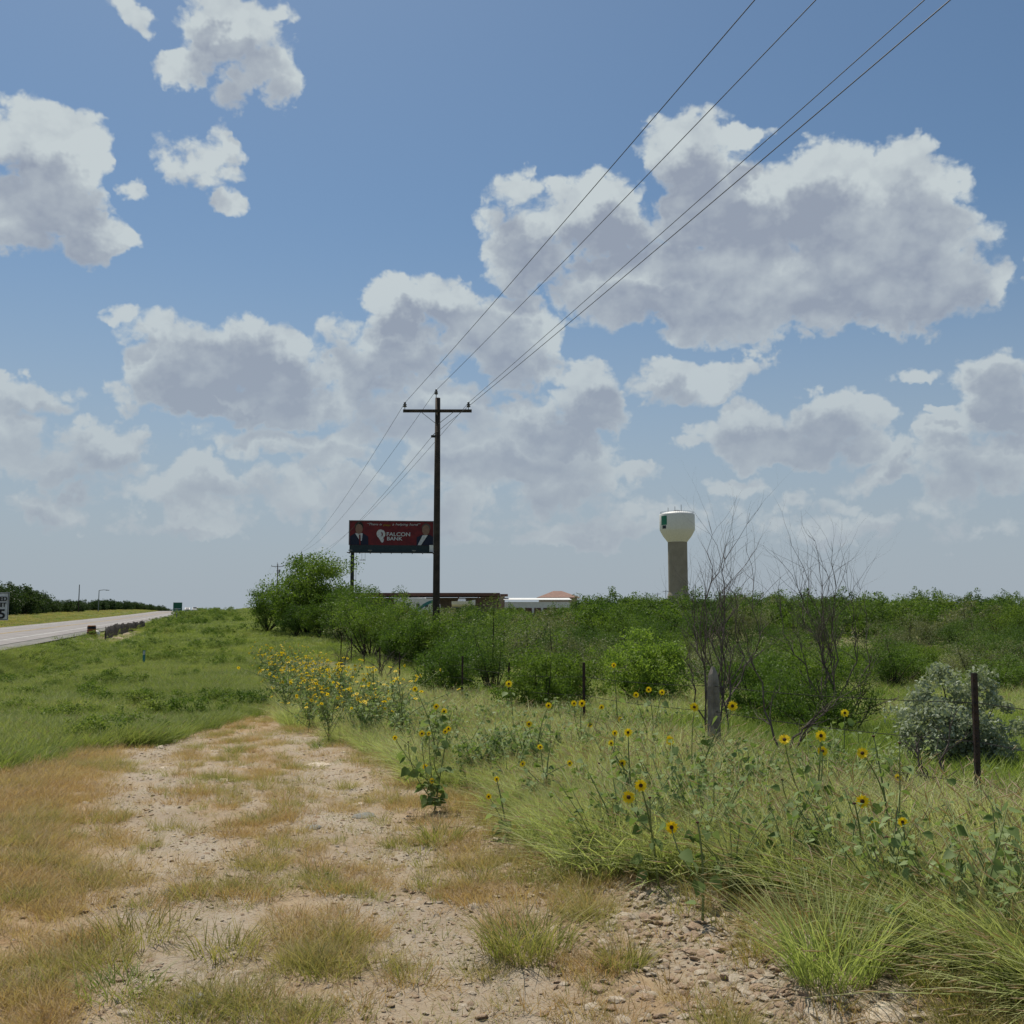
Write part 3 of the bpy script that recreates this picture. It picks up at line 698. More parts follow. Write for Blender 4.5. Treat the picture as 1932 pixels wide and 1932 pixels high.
for i, (U, V, mm, hh, spd, n, lb) in enumerate(CL):
    p = hit(U, V); me = grass('grass_clump', M[mm], int(n*1.5), hh, spd, .0028, .65, .42, 400+i, heads=14)
    o = link('grass_clump', me, loc=(p.x, p.y, p.z)); tag(o, lb, 'grass clump', 'grass clumps standing out on the path and its edge')

def head_meshes(seed, small=False):
    g = np.random.default_rng(seed); n = 13 if small else 18; P = []
    for k in range(n):
        a = 2*math.pi*k/n+g.normal()*.06; r0, r1 = .30, .98*(.88+.2*g.random()); wz = g.normal()*.05; z1 = .05+g.normal()*.07
        ca, sa = math.cos(a), math.sin(a); tn = Vector((-sa, ca, 0)); o = Vector((ca, sa, 0)); w = .17 if not small else .2
        r0 = .24; P.append([o*r0-tn*.07, o*r0+tn*.07, o*(r0+(r1-r0)*.5)+tn*w+Vector((0, 0, wz+.03)), o*r1+Vector((0, 0, z1)), o*(r0+(r1-r0)*.5)-tn*w+Vector((0, 0, wz+.03))])
    pet = leafmesh('petals', np.array([[list(q) for q in p_] for p_ in P]), [(0, 1, 2, 4), (2, 3, 4)], g.random(n), np.zeros(5), M['petal'])
    mb = MB(); mb.lathe([(.0, .13), (.14, .12), (.25, .08), (.30, 0), (.24, -.08), (0, -.12)], 12); disc = mb.mesh('disc', M['disc'], True)
    return pet, disc
HM = [head_meshes(500+k) for k in range(3)]
mb = MB(); mb.lathe([(0, .35), (.4, .28), (.55, 0), (.42, -.2), (0, -.3)], 10); SEEDM = mb.mesh('seed_head', M['seed'], True)
def bez(a, m_, c, n=6): return [a*(1-s)**2+m_*2*s*(1-s)+c*s*s for s in [i/n for i in range(n+1)]]
def sunflower(base, heads, label, group, seed, r=.04, leaves=22, lsize=.10, seeds=()):
    leaves = int(leaves*.75)
    """base: ground point; heads: world points"""
    g = np.random.default_rng(seed); e = empty('sunflower_plant', base); tag(e, label, 'sunflower', group)
    B = Vector(base); mb = MB(); LP = []; LO = []
    allp = [(Vector(p), 1) for p in heads]+[(Vector(p), 0) for p in seeds]
    top = max(allp, key=lambda q: q[0].z)[0]-B; path0 = None
    order = sorted(allp, key=lambda q: -q[0].z)
    for i, (p, isf) in enumerate(order):
        loc = p-B
        if i == 0:
            pts = bez(Vector((0, 0, -.03)), Vector((loc.x*.3+g.normal()*.05, loc.y*.3, loc.z*.6)), loc, 8); path0 = pts; rr = [.0085*(1-.55*k/8) for k in range(9)]
        else:
            st = path0[int(g.integers(1, 5))]; st = st if st.z < loc.z*.95 else path0[1]
            pts = bez(st, st.lerp(loc, .5)+Vector((0, 0, -.03))+(loc-st).length*.15*Vector((g.normal(), g.normal(), 0)), loc, 6); rr = [.0055*(1-.4*k/6) for k in range(7)]
        mb.tube(pts, rr, 5)
        for k in range(int(leaves/len(order))+1):
            s = (g.random()**1.1)*.88; q = pts[min(int(s*(len(pts)-1)), len(pts)-2)].lerp(pts[min(int(s*(len(pts)-1))+1, len(pts)-1)], g.random())
            a = g.random()*6.28; pet = Vector((math.cos(a), math.sin(a), .25))*(.03+.05*g.random()); mb.tube([q, q+pet], [.0022, .0016], 3, False)
            LP.append(list(q+pet)); LO.append([math.cos(a), math.sin(a), -.35-.4*g.random()])
        if isf:
            hm = HM[int(g.integers(3))]; sz = r*(.75+.4*g.random())
            hd = link('flower_head', hm[0], e, loc)
            toward = Vector((-p.x+g.normal()*2.6, -p.y+g.normal()*1.6, 1.6-p.z+1.6+g.normal()*1.5)).normalized() if i else Vector((-p.x+g.normal()*1.1, -p.y, 1.4+g.normal()*.9)).normalized()
            hd.rotation_euler = toward.to_track_quat('Z', 'Y').to_euler(); hd.scale = (sz, sz, sz)
            link('disc', hm[1], hd)
        else:
            hd = link('seed_head', SEEDM, e, loc); hd.scale = (.018, .018, .018)
    mb.build('stem', M['stem'], e, True)
    n = len(LP); V = heart(np.array(LP), g, lsize*(.5+.8*g.random(n)), np.array(LO)+g.normal(size=(n, 3))*.25)
    link('foliage', leafmesh('foliage', V, HF, g.random(n), np.zeros(7), M['weed']), e)
    return e
SF = [ # depth, base U, heads, seed heads, label
 (6.3,1235,[(1209,1482),(1186,1504)],[(1226,1505)],'sunflower with the largest round bloom facing the path','', .052,16),
 (5.6,1312,[(1267,1561)],[(1316,1552)],'sunflower with one bloom on a slanting pale stem above the stony slope','',.044,12),
 (9.0,1300,[(1264,1397),(1310,1334),(1382,1332)],[(1317,1436),(1313,1464)],'tall leafy sunflower thicket around the grey wooden fence post','',.05,60),
 (7.2,1520,[(1549,1388),(1552,1417),(1480,1395)],[(1475,1471)],'sunflower with three blooms in front of the bare dead shrub','',.047,20),
 (6.2,1670,[(1627,1421)],[(1648,1389),(1697,1402)],'sunflower with one ragged bloom on a thick bent pale stem','',.056,10),
 (5.7,1600,[(1627,1512)],[(1612,1516)],'sunflower with a bloom and a bud side by side on a pale stem','',.05,10),
 (5.3,1690,[(1703,1551),(1650,1556)],[(1672,1580)],'low sunflower with two blooms nearest the steel fence post','',.044,16),
 (7.8,1730,[(1694,1467)],[],'short sunflower under the fallen dead branches','',.045,8),
 (9.5,1570,[(1594,1345)],[],'sunflower bloom standing among the bare twigs right of centre','',.045,14),
 (8.2,1190,[(1174,1440),(1153,1402),(1160,1383),(1185,1382)],[(1130,1440)],'sunflower with four blooms behind the largest round bloom','',.044,34),
 (8.8,1030,[(1075,1440),(1019,1409),(986,1441)],[(1040,1400)],'sunflower with three small spaced blooms at the edge of the tall grass','',.038,40),
 (7.9,960,[(937,1470),(922,1503)],[],'low sunflower with two blooms nearest the bare path','',.038,18),
 (10.6,1015,[(998,1366),(1035,1331)],[(985,1362)],'sunflower with two blooms between the third and fourth fence posts','',.045,30),
 (12.0,1105,[(1083,1327),(1098,1327),(1113,1368),(1135,1334)],[],'sunflower with four blooms at the foot of a steel fence post','',.05,40),
 (13.0,1230,[(1200,1311),(1224,1301),(1249,1306)],[],'sunflower with three blooms below the round bright bush','',.05,34),
 (14.0,1165,[(1158,1255),(1171,1358)],[],'tallest slim sunflower in front of the round bright bush','',.055,30),
 (14.5,968,[(960,1290)],[],'single sunflower bloom against a thin steel fence post','',.06,16),
 (9.3,822,[(809,1384),(796,1384),(840,1380),(846,1375),(802,1447),(815,1473),(745,1392)],[(770,1400)],'dark leafy sunflower standing apart on the edge of the path','',.035,110),
 (11.5,830,[(823,1333),(838,1342),(783,1300)],[],'sunflower with three blooms above the dark leafy one','',.045,30)]
for i, (yy, bu, hs, sh, lb, gp, r, nl) in enumerate(SF):
    x0 = (bu-966)/1932*yy; z0 = h1(x0, yy); g = np.random.default_rng(600+i)
    r *= .86; hp = [at(U, V, yy+g.normal()*.12) for U, V in hs]; spn = [at(U, V, yy+g.normal()*.15) for U, V in sh]
    sunflower((x0, yy, z0), hp, lb, 'wild sunflowers in the tall grass', 700+i, r, nl+6, .078 if yy < 9 else .085, spn)
# leafy plants without blooms at the foot of the bank
for i, (U, V, hh, lb) in enumerate([(1385,1700,.50,'broad leaved plant hanging over the rubble slope'),(1490,1690,.50,'dark broad leaved weed left of the big bushy grass clump'),(1000,1540,.42,'dark green leafy mound at the left foot of the bank'),(1345,1500,.75,'dense dark leafy plant before the grey wooden post'),(1600,1660,.5,'dark broad leaved weed behind the big bushy grass clump'),(1100,1530,.4,'leafy mound right of the darker one at the foot of the bank')]):
    p = hit(U, V); g = np.random.default_rng(800+i); n = 64; e = empty('leafy_plant', p); tag(e, lb, 'plant', 'broad leaved plants along the bank')
    mb = MB(); tips = []
    for k in range(12):
        a = g.random()*6.28; c = Vector((math.cos(a)*hh*.5*g.random(), math.sin(a)*hh*.5*g.random(), hh*(.45+.6*g.random()))); tips.append(c)
        mb.tube(bez(Vector((0, 0, -.02)), Vector((c.x*.2, c.y*.2, c.z*.7)), c, 4), [.005, .0045, .004, .003, .002], 4)
    mb.build('stem', M['stem'], e)
    P = np.array([list(tips[g.integers(12)]*(.15+.85*g.random())) for _ in range(n)])+g.normal(size=(n, 3))*.025
    V_ = heart(P, g, .062*(.5+.8*g.random(n)))
    link('foliage', leafmesh('foliage', V_, HF, g.random(n)*.8, np.zeros(7), M['weed']), e)
# the flower patch at the far end of the path: several kinds, copied
protos = []
for k in range(6):
    g = np.random.default_rng(900+k); hs = [Vector((g.normal()*.28, g.normal()*.28, .45+.5*g.random())) for _ in range(11)]
    e = sunflower((0, 0, 0), hs, 'bushy wild sunflower in the dense yellow patch beside the path', 'sunflowers in the dense patch', 900+k, .034, 150, .052); protos.append(e)
g = np.random.default_rng(33); used = [False]*6; cnt = 0; pl = []
while cnt < 62:
    yy = 15.5*(46/15.5)**g.random(); tt = 1.2+abs(g.normal())*1.1+(.5 if yy < 16 else 0)
    if tt > 3.0: continue
    xx = tt-K*yy
    if any((xx-a)**2+(yy-c)**2 < .10+.002*yy for a, c in pl): continue
    pl.append((xx, yy)); k = cnt % 6
    o = protos[k] if not used[k] else copy_tree(protos[k]); used[k] = True; cnt += 1
    o.location = (xx, yy, h1(xx, yy)-.02); o.rotation_euler = (0, 0, g.random()*6.28); s = .92+.5*g.random(); o.scale = (s, s, s)
#@@SHRUBS
# the thicket of mesquite beyond the fence
V5 = [shrub_meshes('mesquite_%d' % k, 1000+k, 1.5+.15*k, 2.9+.1*k, 120, 95, .085, 'mesq', skirt=.04, lump=.5) for k in range(5)]
KN = [('mesq', 'bright green mesquite'), ('olive', 'olive grey thorn scrub'), ('darkleaf', 'dark green brush')]
VF = {}
for q_, (mm, _) in enumerate(KN):
    for nf, (sz_, nc_, pr_) in (('near', (.075, 100, 85)), ('far', (.15, 80, 60))):
        VF[mm, nf] = [shrub_meshes('brush_%s_%d' % (mm, k), 1100+k+10*q_, 1.9, 3.0, nc_, pr_ if mm != 'olive' else int(pr_*.62), sz_, mm, cr=.36 if nf == 'near' else .40, skirt=.03, lump=.6, stems=22) for k in range(3)]
g = np.random.default_rng(77); tries = 0; pts = []
while len(pts) < 292 and tries < 90000:
    tries += 1; yy = 26*(185/26)**(g.random()**1.15); lo = max(6.8-K*yy, -.3*yy); hi = .56*yy+2; xx = lo+(hi-lo)*g.random()
    front = 27.5+2.5*math.sin(xx*.7)-(2.5 if xx < 0 else 0)
    if yy < front: continue
    dm = 1.15+.022*yy
    if any((xx-a)**2+(yy-c)**2 < dm*dm for a, c in pts): continue
    if 120 < yy < 190 and -30 < xx < 14 and yy > 138: continue
    pts.append((xx, yy))
for i, (xx, yy) in enumerate(sorted(pts, key=lambda p: p[1])):
    kn = float(fbm(np.array([xx*.09+4]), np.array([yy*.05+2]), 2)[0])+g.normal()*.09
    kk = 0 if kn < .52 else 1 if kn < .62 and yy < 75 else 2
    if g.random() < .12: kk = int(g.integers(3))
    ms = VF[KN[kk][0], 'near' if yy < 60 else 'far'][i % 3]
    gz = h1(xx, yy); q_ = xx/yy                       # the land and the crowns climb towards the skyline
    top_k = -.018+.0445*float(sst(np.array([yy]), 24., 74.)[0])
    if q_ < .045: top_k = max(top_k, .008)
    hz_ = (CAMZ+top_k*yy-gz)/3.3*((.80+.30*g.random()) if yy < 70 else (.87+.15*g.random()))
    if yy < 60 and q_ > .06 and g.random() < .10: hz_ *= 1.25
    if -.14 < q_ < .07 and yy > 45: hz_ = min(hz_, (CAMZ+.0150*yy-gz)/3.45)
    hz_ = min(max(hz_, .42), 1.75); sxy = max(hz_*(.85+.35*g.random()), .62+.35*g.random())
    where = 'at the front of the thicket behind the fence' if yy < 42 else 'in the middle of the thicket' if yy < 90 else 'on the skyline at the back of the thicket'
    add_shrub('thicket_shrub', ms, (xx, yy, gz-.1), sxy, g.random()*6.28, KN[kk][1]+' shrub '+where, 'shrub', 'shrubs of the thicket', hz_/sxy)
def place(U, y): x_ = (U-966)/1932*y; return (x_, y, h1(x_, y)-.05)
# singled out shrubs
add_shrub('bright_bush', shrub_meshes('bright_bush', 1200, 1.15, 2.0, 130, 110, .07, 'retama', skirt=.03), place(1222, 22.5), .95, 0, 'rounded bright yellow green bush among darker shrubs behind the fence', 'bush')
add_shrub('silver_bush', shrub_meshes('silver_bush', 1201, .62, 1.34, 130, 120, .042, 'ceniza', skirt=.22, stems=26, aspect=1.8, cr=.36), place(1790, 10.2), 1.0, .5, 'pale silvery grey bush beside the steel fence post', 'bush')
bt = shrub_meshes('big_tree', 1202, 3.9, 6.3, 210, 130, .17, 'mesq', skirt=.02, lump=.5, cr=.40)
add_shrub('roadside_tree', bt, place(583, 76), 1.0, .6, 'largest round green tree where the verge rises, left of the billboard', 'tree')
for i, (U, y_, s, lb) in enumerate([(560,71,.72,'low shrub at the shaded foot of the roadside tree, left one'),(605,70,.8,'low shrub at the shaded foot of the roadside tree, middle one'),(508,80,1.15,'low left shoulder bush joined to the largest roadside tree'),(655,70,1.1,'green shrub in front of the billboard post'),(700,62,.92,'shrub between the roadside tree and the thicket, right of the billboard post'),(745,58,.8,'round shrub against the skyline right of the billboard post'),(800,43,.74,'leafy shrub hiding the foot of the tall utility pole, left one'),(842,42,.76,'leafy shrub hiding the foot of the tall utility pole, right one'),(752,44,.55,'dark green shrub left of the tall utility pole foot'),(700,50,.85,'dark shrub in front of the bushes right of the roadside tree')]):
    add_shrub('roadside_shrub', V5[i % 5], place(U, y_), s*1.25, i*1.3, lb, 'shrub', 'shrubs around the roadside tree')
for i, (U, y_, s, lb) in enumerate([(1010,19.5,.55,'small leafy shrub behind the fence between two steel posts'),(1075,21,.6,'small dark shrub behind the fence left of the bright bush'),(850,26,.6,'small green shrub just behind the far fence posts'),(1480,15.5,.42,'low grey green shrub at the foot of the wide dead shrub'),(1555,14.2,.40,'low leafy shrub under the leaning dead stems'),(1420,17,.5,'green shrub seen through the dead branches')]):
    add_shrub('low_shrub', V5[i % 5], place(U, y_), s, i*2., lb, 'shrub', 'small shrubs just behind the fence')
# far trees across the road
FT = [shrub_meshes('far_tree_%d' % k, 1300+k, 3.2, 5.0, 80, 60, .30, 'farleaf', cr=.40, skirt=.0) for k in range(3)]
g = np.random.default_rng(12)
for i in range(110):
    yy = 150+i*3.4+g.normal()*2; t_ = -44+8*sst(yy, 250, 500)+g.normal()*3.0; xx = t_-K*yy
    s = (1.15 if yy < 235 else .72)*(.8+.4*g.random())
    add_shrub('far_tree', FT[i % 3], (xx, yy, h1(xx, yy)-.7), s, g.random()*6, 'dark green tree in the row across the road', 'tree', 'trees in the row across the road')
# bare dead shrubs
def dead(name, base, tips, label, seed, r=.022, twig=1.0, leaves=0, dn=3):
    g = np.random.default_rng(seed); e = empty(name, base); tag(e, label, 'dead shrub'); B = Vector(base); mb = MB(); tw = MB(); LP = []
    def grow(a, d, L, rad, lev):
        pts = [a]; p = a; dd = d.normalized()
        for k in range(5):
            dd = (dd+Vector((g.normal(), g.normal(), g.normal()*.5+.2))*.19).normalized(); p = p+dd*L/5; pts.append(p)
        (mb if lev < 2 else tw).tube(pts, [rad*(1-.75*k/5) for k in range(6)], 5 if lev < 2 else 3, False)
        if lev < dn:
            for k in range(int(g.integers(1, 4))):
                i = int(g.integers(1, 6)); nd = (dd+Vector((g.normal(), g.normal(), g.normal()*.6+.35))*.55).normalized()
                grow(pts[i], nd, L*(.40+.25*g.random())*twig, rad*.5*(1-.1*i), lev+1)
    tips = [Vector(q) for q in tips]
    if len(tips) > 6: tips += [tips[k].lerp(tips[(k+1) % len(tips)], .5)+Vector((0, 0, -.15-.35*g.random())) for k in range(len(tips)-1)]
    order = sorted(range(len(tips)), key=lambda k: tips[k].x); nt_ = 3 if len(tips) > 6 else 1; forks = []
    for q in range(nt_):                                # a few trunks that fork, each stem leaves its trunk at its own height
        sub = [tips[k] for k in order[q::nt_]] if nt_ == 1 else [tips[k] for k in order[q*len(order)//nt_:(q+1)*len(order)//nt_]]
        m_ = sum(sub, Vector())/len(sub)-B; F_k = Vector((m_.x*.35, m_.y*.35, m_.z*.42)); w_ = Vector((g.normal()*.12, g.normal()*.12, 0))
        tr = bez(Vector((g.normal()*.05, g.normal()*.05, -.03)), F_k*.5+w_, F_k, 7); mb.tube(tr, [r*1.25*(1-.4*k/7) for k in range(8)], 7)
        forks += [(t2, tr) for t2 in sub]
    for tp, tr in forks:
        T = Vector(tp)-B; fi = int(g.integers(2, 8)); st_ = tr[fi]; L0 = (T-st_).length
        c = st_.lerp(T, .5)+Vector((g.normal()*.16, g.normal()*.16, .05))*L0; pts = bez(st_, c, T, 12)
        off_ = Vector((0, 0, 0)); pw = []
        for k, p_ in enumerate(pts):                    # crooked growth
            off_ = off_*.75+Vector((g.normal(), g.normal(), g.normal()*.4))*.020*L0; pw.append(p_+off_*min(1, k/2))
        mb.tube(pw, [r*(.8-.68*k/12) for k in range(13)], 6); pts = pw[::1][:1]+pw[2::1]; pts = [pw[int(round(k*12/9))] for k in range(10)]
        for k in range(2, 9):
            for _ in range(2):
                if g.random() < .8:
                    nd = (pts[k+1]-pts[k]).normalized()+Vector((g.normal(), g.normal(), .25+g.normal()*.3))*.5
                    grow(pts[k], nd, T.length*(.16+.14*g.random()), r*(1-.8*k/9)*.55, 1)
    mb.build('branches', M['deadwood'], e); tw.build('twigs', M['deadwood'], e); return e
yb = 13.6
b0 = place(1345, yb)
dead('dead_shrub', b0, [at(U, V, yb+.5*math.sin(U)) for U, V in [(1335,985),(1410,975),(1385,1010),(1345,1060),(1290,1080),(1428,1040),(1300,1190)]], 'bare dead shrub with thin curved stems rising behind the grey wooden post', 2001, .0125)
b0 = place(1560, 14.5)
dead('dead_shrub', b0, [at(U, V, 14.5+.7*math.sin(U)) for U, V in [(1455,1045),(1490,1005),(1530,1000),(1575,1020),(1630,1090),(1470,1130),(1600,1060),(1650,1290),(1700,1310)]], 'wider bare dead shrub with a fan of upright twigs right of centre', 2002, .012)
b0 = place(1470, 11)
dead('leaning_branch', b0, [at(1560,1330,11), at(1620,1290,11.2), at(1395,1160,11.4)], 'dead branches leaning right in front of the wide dead shrub', 2003, .017, dn=2)
b0 = place(1765, 8.3)
dead('fallen_branch', b0, [at(1695,1460,8.0), at(1735,1385,8.3), at(1800,1340,8.5)], 'charred fallen branches under the silvery grey bush', 2004, .020, dn=2)
b0 = place(720, 34)
dead('dead_brush', b0, [at(700,1215,34), at(745,1225,34), at(770,1235,34.5), at(680,1240,33)], 'grey leafless brush at the left end of the thicket', 2005, .022)
b0 = place(790, 30)
dead('dead_brush', b0, [at(770,1255,30), at(820,1262,30), at(845,1250,30.5)], 'grey leafless brush behind the far fence posts', 2006, .02)
for i, (U, V, y_, lb) in enumerate([(865,1235,31,'grey leafless brush between the third and fourth far fence posts'),(925,1225,33,'wispy grey leafless brush against the dark shrubs'),(650,1222,37,'low grey brush under the right side of the roadside tree')]):
    dead('dead_brush', place(U, y_), [at(U-25, V, y_), at(U+10, V-8, y_), at(U+35, V+8, y_+.4), at(U-5, V+10, y_)], lb, 2010+i, .022)
#@@FENCE
def tpost(h):
    mb = MB(); mb.box((0, 0, h/2-.15), (.044, .008, h+.3)); mb.box((0, .020, h/2-.15), (.008, .036, h+.3))
    for k in range(int(h/.06)): mb.box((0, -.007, .06+k*.06), (.016, .012, .014))
    return mb
fe = empty('wire_fence', (5.6, 0, 0)); tag(fe, 'barbed wire fence on rusty steel posts and one grey wooden post', 'fence')
Tn = 5.56; PY = [-8.9, -4.7, -.5, 3.6, 7.7, 11.8, 16.06, 20.3, 24.3, 28.7, 33, 37.3, 41.5, 45.8, 50]
tops = []; off = Vector((5.6, 0, 0))
topV = {7.7: 1270, 11.8: 1258, 16.06: 1250, 20.3: 1250, 24.3: 1238, 28.7: 1236}
for yy in PY:
    xx = Tn-.277*yy; zg = h1(xx, yy)
    zt = at(966, topV[yy], yy).z if yy in topV else zg+1.2
    if yy == 3.6: zt = at(966, 1270, 7.7).z+.02
    h = zt-zg
    if abs(yy-11.8) < .1:
        g = np.random.default_rng(4); mb = MB(); n = 14; prof = []
        for zz, rr_ in ((-.3, .075), (0, .075), (h*.5, .068), (h*.82, .064), (h*.93, .050), (h, .018)):
            prof.append([(rr_*(1+.10*math.sin(k*2.1)+.05*math.cos(k*3.7+zz))*math.cos(2*math.pi*k/n), rr_*(1+.10*math.sin(k*2.1))*math.sin(2*math.pi*k/n), zz) for k in range(n)])
        vs = [p for ring in prof for p in ring]; fs = [(i*n+k, i*n+(k+1) % n, (i+1)*n+(k+1) % n, (i+1)*n+k) for i in range(len(prof)-1) for k in range(n)]+[tuple(range(len(vs)-n, len(vs)))]
        mb.add(vs, fs); o = mb.build('wooden_post', M['greywood'], fe, False, Vector((xx, yy, zg))-off); o['label'] = 'weathered grey wooden post'
    else:
        o = tpost(h).build('steel_post', M['rust'], fe, False, Vector((xx, yy, zg))-off)
        o.rotation_euler = (random.gauss(0, .012), random.gauss(0, .012), .27)
        mb = MB(); mb.box((0, .002, h-.06), (.040, .010, .125)); c = mb.build('post_tip', M['paint_tip'], o)
    tops.append(Vector((xx, yy-.02, zt)))
for dz in (.215, .50, .80):
    mb = MB(); pts = []
    for a, c in zip(tops[:-1], tops[1:]):
        for k in range(6):
            s = k/6; p = a.lerp(c, s); pts.append(p-off-Vector((0, 0, dz+.03*4*s*(1-s))))
    mb.tube(pts, .0036, 4, False)
    for i in range(0, len(pts)-1):
        if pts[i].y < 25:
            for q in (0, .18, .36, .54, .72, .9):
                p = pts[i].lerp(pts[i+1], q)
                for k in range(2): v = Vector((random.uniform(-1, 1), random.uniform(-.3, .3), random.uniform(-1, 1))).normalized()*.013; mb.tube([p-v, p+v], .0014, 3, False)
    mb.build('barbed_wire', M['barb'], fe)

# ------------------------------------------------------------------ utility poles and wires
def utility_pole(top, h, label, xf=False):
    e = empty('utility_pole', (top.x, top.y, top.z-h), 0); tag(e, label, 'utility pole', 'utility poles along the road')
    mb = MB(); mb.tube([(0, 0, -.5), (0, 0, h*.3), (0, 0, h*.65), (0, 0, h)], [.165, .155, .14, .115], 14); mb.build('pole', M['polewood'], e, True)
    mb = MB(); mb.box((0, -.17, h-.62), (3.05, .10, .125)); mb.build('crossarm', M['polewood'], e)
    for sgn in (-1, 1):
        mb = MB(); mb.tube([(sgn*.72, -.23, h-.68), (sgn*.05, -.16, h-1.2)], .016, 4); mb.build('brace', M['galv'], e)
    for px, pz in ((-1.45, h-.555), (1.38, h-.555), (-.06, h+.02)):
        mb = MB(); mb.tube([(px, -.17, pz-.05), (px, -.17, pz+.16)], .018, 6); mb.build('insulator_pin', M['galv'], e)
        mb = MB(); mb.lathe([(.02, .10), (.085, .12), (.09, .15), (.04, .17), (.08, .20), (.085, .23), (.035, .25), (.055, .29), (.045, .33), (0, .345)], 12, (px, -.17, pz)); mb.build('insulator', M['insul'], e, True)
    mb = MB(); mb.box((-.17, -.08, h-1.75), (.22, .07, .10)); mb.tube([(-.27, -.08, h-1.75), (-.10, -.10, h-1.6)], .012, 4); mb.build('neutral_bracket', M['steel_dark'], e)
    if xf:
        mb = MB(); mb.lathe([(0, 0), (.25, 0), (.25, .75), (.15, .85), (0, .86)], 12, (.45, 0, h-2.2)); mb.build('transformer', M['galv'], e)
    return e
p1 = at(826, 751, 45); Z1 = p1.z
zz = {0: at(826, 1045, 156)}
P0 = Vector((p1.x+.268*105, -60, Z1)); P2 = at(570, 1045, 156); P3 = at(524, 1064, 257)
poles = [P0, p1, P2, P3, Vector((P3.x-.27*100, 357, P3.z-.2))]
utility_pole(P0, 12, 'wooden utility pole behind the viewpoint')
utility_pole(p1, Z1-h1(p1.x, 45)+0, 'tall dark wooden utility pole with one crossarm right of the billboard')
utility_pole(P2, P2.z-h1(P2.x, 156), 'utility pole with crossarm standing behind the round roadside tree')
utility_pole(P3, P3.z-h1(P3.x, 257), 'farthest utility pole with a transformer, left of the round tree', True)
for nm, dx, dz, UT in (('left', -1.45, -.25, 1430), ('top', -.06, .32, 1545), ('right', 1.38, -.25, 1750), ('neutral', -.2, -1.72, 1800)):
    d0 = ray(UT, 0); yq = 15.
    for _ in range(60):                                # where this span crosses that line of sight
        sq = (45-yq)/105; yq = ((p1.x+dx)+(P0.x-p1.x)*sq)/(d0.x/d0.y)
        yq = .5*yq+.5*(45-105*sq)
    sq = (45-yq)/105; sag0 = max(.1, (Z1+dz-(CAMZ+d0.z/d0.y*yq))/(4*sq*(1-sq)))
    mb = MB(); pts = []
    for i, (a, c) in enumerate(zip(poles[:-1], poles[1:])):
        N_ = 40
        for k in range(N_+(i == len(poles)-2)):
            s = k/N_; p = a.lerp(c, s)+Vector((dx, -.17, dz)); p.z -= (sag0 if i == 0 else 1.3)*4*s*(1-s); pts.append(p)
    mb.tube(pts, .0085, 5, False); o = mb.build('power_line', M['wire'])
    tag(o, {'left': 'overhead wire from the left end of the crossarm', 'top': 'overhead wire carried on the pole top insulator', 'right': 'overhead wire from the right end of the crossarm', 'neutral': 'lowest overhead wire, fixed to the pole below the crossarm'}[nm], 'power line', 'overhead wires between the utility poles')

# ------------------------------------------------------------------ billboard
def text_mesh(s, size, m, name, bold=0.0, shear=0):
    c = bpy.data.curves.new(name, 'FONT'); c.body = s; c.size = size; c.extrude = .01; c.align_x = 'LEFT'; c.offset = bold; c.shear = shear
    o = bpy.data.objects.new('tmp', c); COL.objects.link(o); dg = bpy.context.evaluated_depsgraph_get()
    me = bpy.data.meshes.new_from_object(o.evaluated_get(dg)); bpy.data.objects.remove(o); bpy.data.curves.remove(c)
    me.materials.clear(); me.materials.append(m); return me
def put_text(s, x, z, w, size, m, par, y=-.03, name='lettering', bold=0, shear=0):
    me = text_mesh(s, size, m, name, bold, shear); xs = [v.co.x for v in me.vertices]; k = w/(max(xs)-min(xs))
    o = link(name, me, par, (x, y, z)); o.rotation_euler = (math.pi/2, 0, 0); o.scale = (k, 1, 1); return o
BY = 143.; bl = at(660, 983, BY); br = at(817, 983, BY); W = br.x-bl.x; Ht = at(660, 983, BY).z-at(660, 1028, BY).z
be = empty('billboard', (bl.x, BY, h1(bl.x, BY)), R(6)); tag(be, 'red bank billboard with two suited men on a dark steel post', 'billboard')
zb0 = at(660, 1028, BY).z-be.location.z; zt0 = zb0+Ht; ap = 1.12
mb = MB(); mb.box((W/2, .15, (zb0+zt0)/2), (W, .22, Ht)); mb.build('panel', M['red'], be)
mb = MB()
for q in ((W/2, zt0+.06, W+.24, .11), (-.06, (zb0+zt0)/2, .11, Ht), (W+.06, (zb0+zt0)/2, .11, Ht)): mb.box((q[0], .13, q[1]), (q[2], .32, q[3]))
mb.build('frame', M['galv'], be)
mb = MB(); mb.box((W/2, .14, zb0-ap/2), (W, .2, ap-.01)); mb.build('apron', M['apron'], be)
mb = MB(); mb.box((W/2+.2, -.55, zb0-ap+.02), (W+1.0, .9, .07))
for k in range(9): mb.box((k*W/8, -.4, zb0-ap-.06), (.10, 1.2, .09))
mb.build('catwalk', M['steel_dark'], be)
for xx in (W*.25, W*.77, W*.02):
    mb = MB(); mb.tube([(xx, -1.0, zb0-ap+.05), (xx, -1.5, zb0-ap+.25)], .03, 5); mb.box((xx, -1.5, zb0-ap+.28), (.55, .22, .12)); mb.build('lamp', M['galv'], be)
mb = MB(); mb.tube([(.42, .55, -.5), (.42, .55, zt0-.4)], .26, 16); mb.build('post', M['steel_dark'], be, True)
mb = MB(); mb.tube([(.95, .3, 0), (.95, .3, zb0-ap)], .03, 5); mb.build('conduit', M['galv'], be)
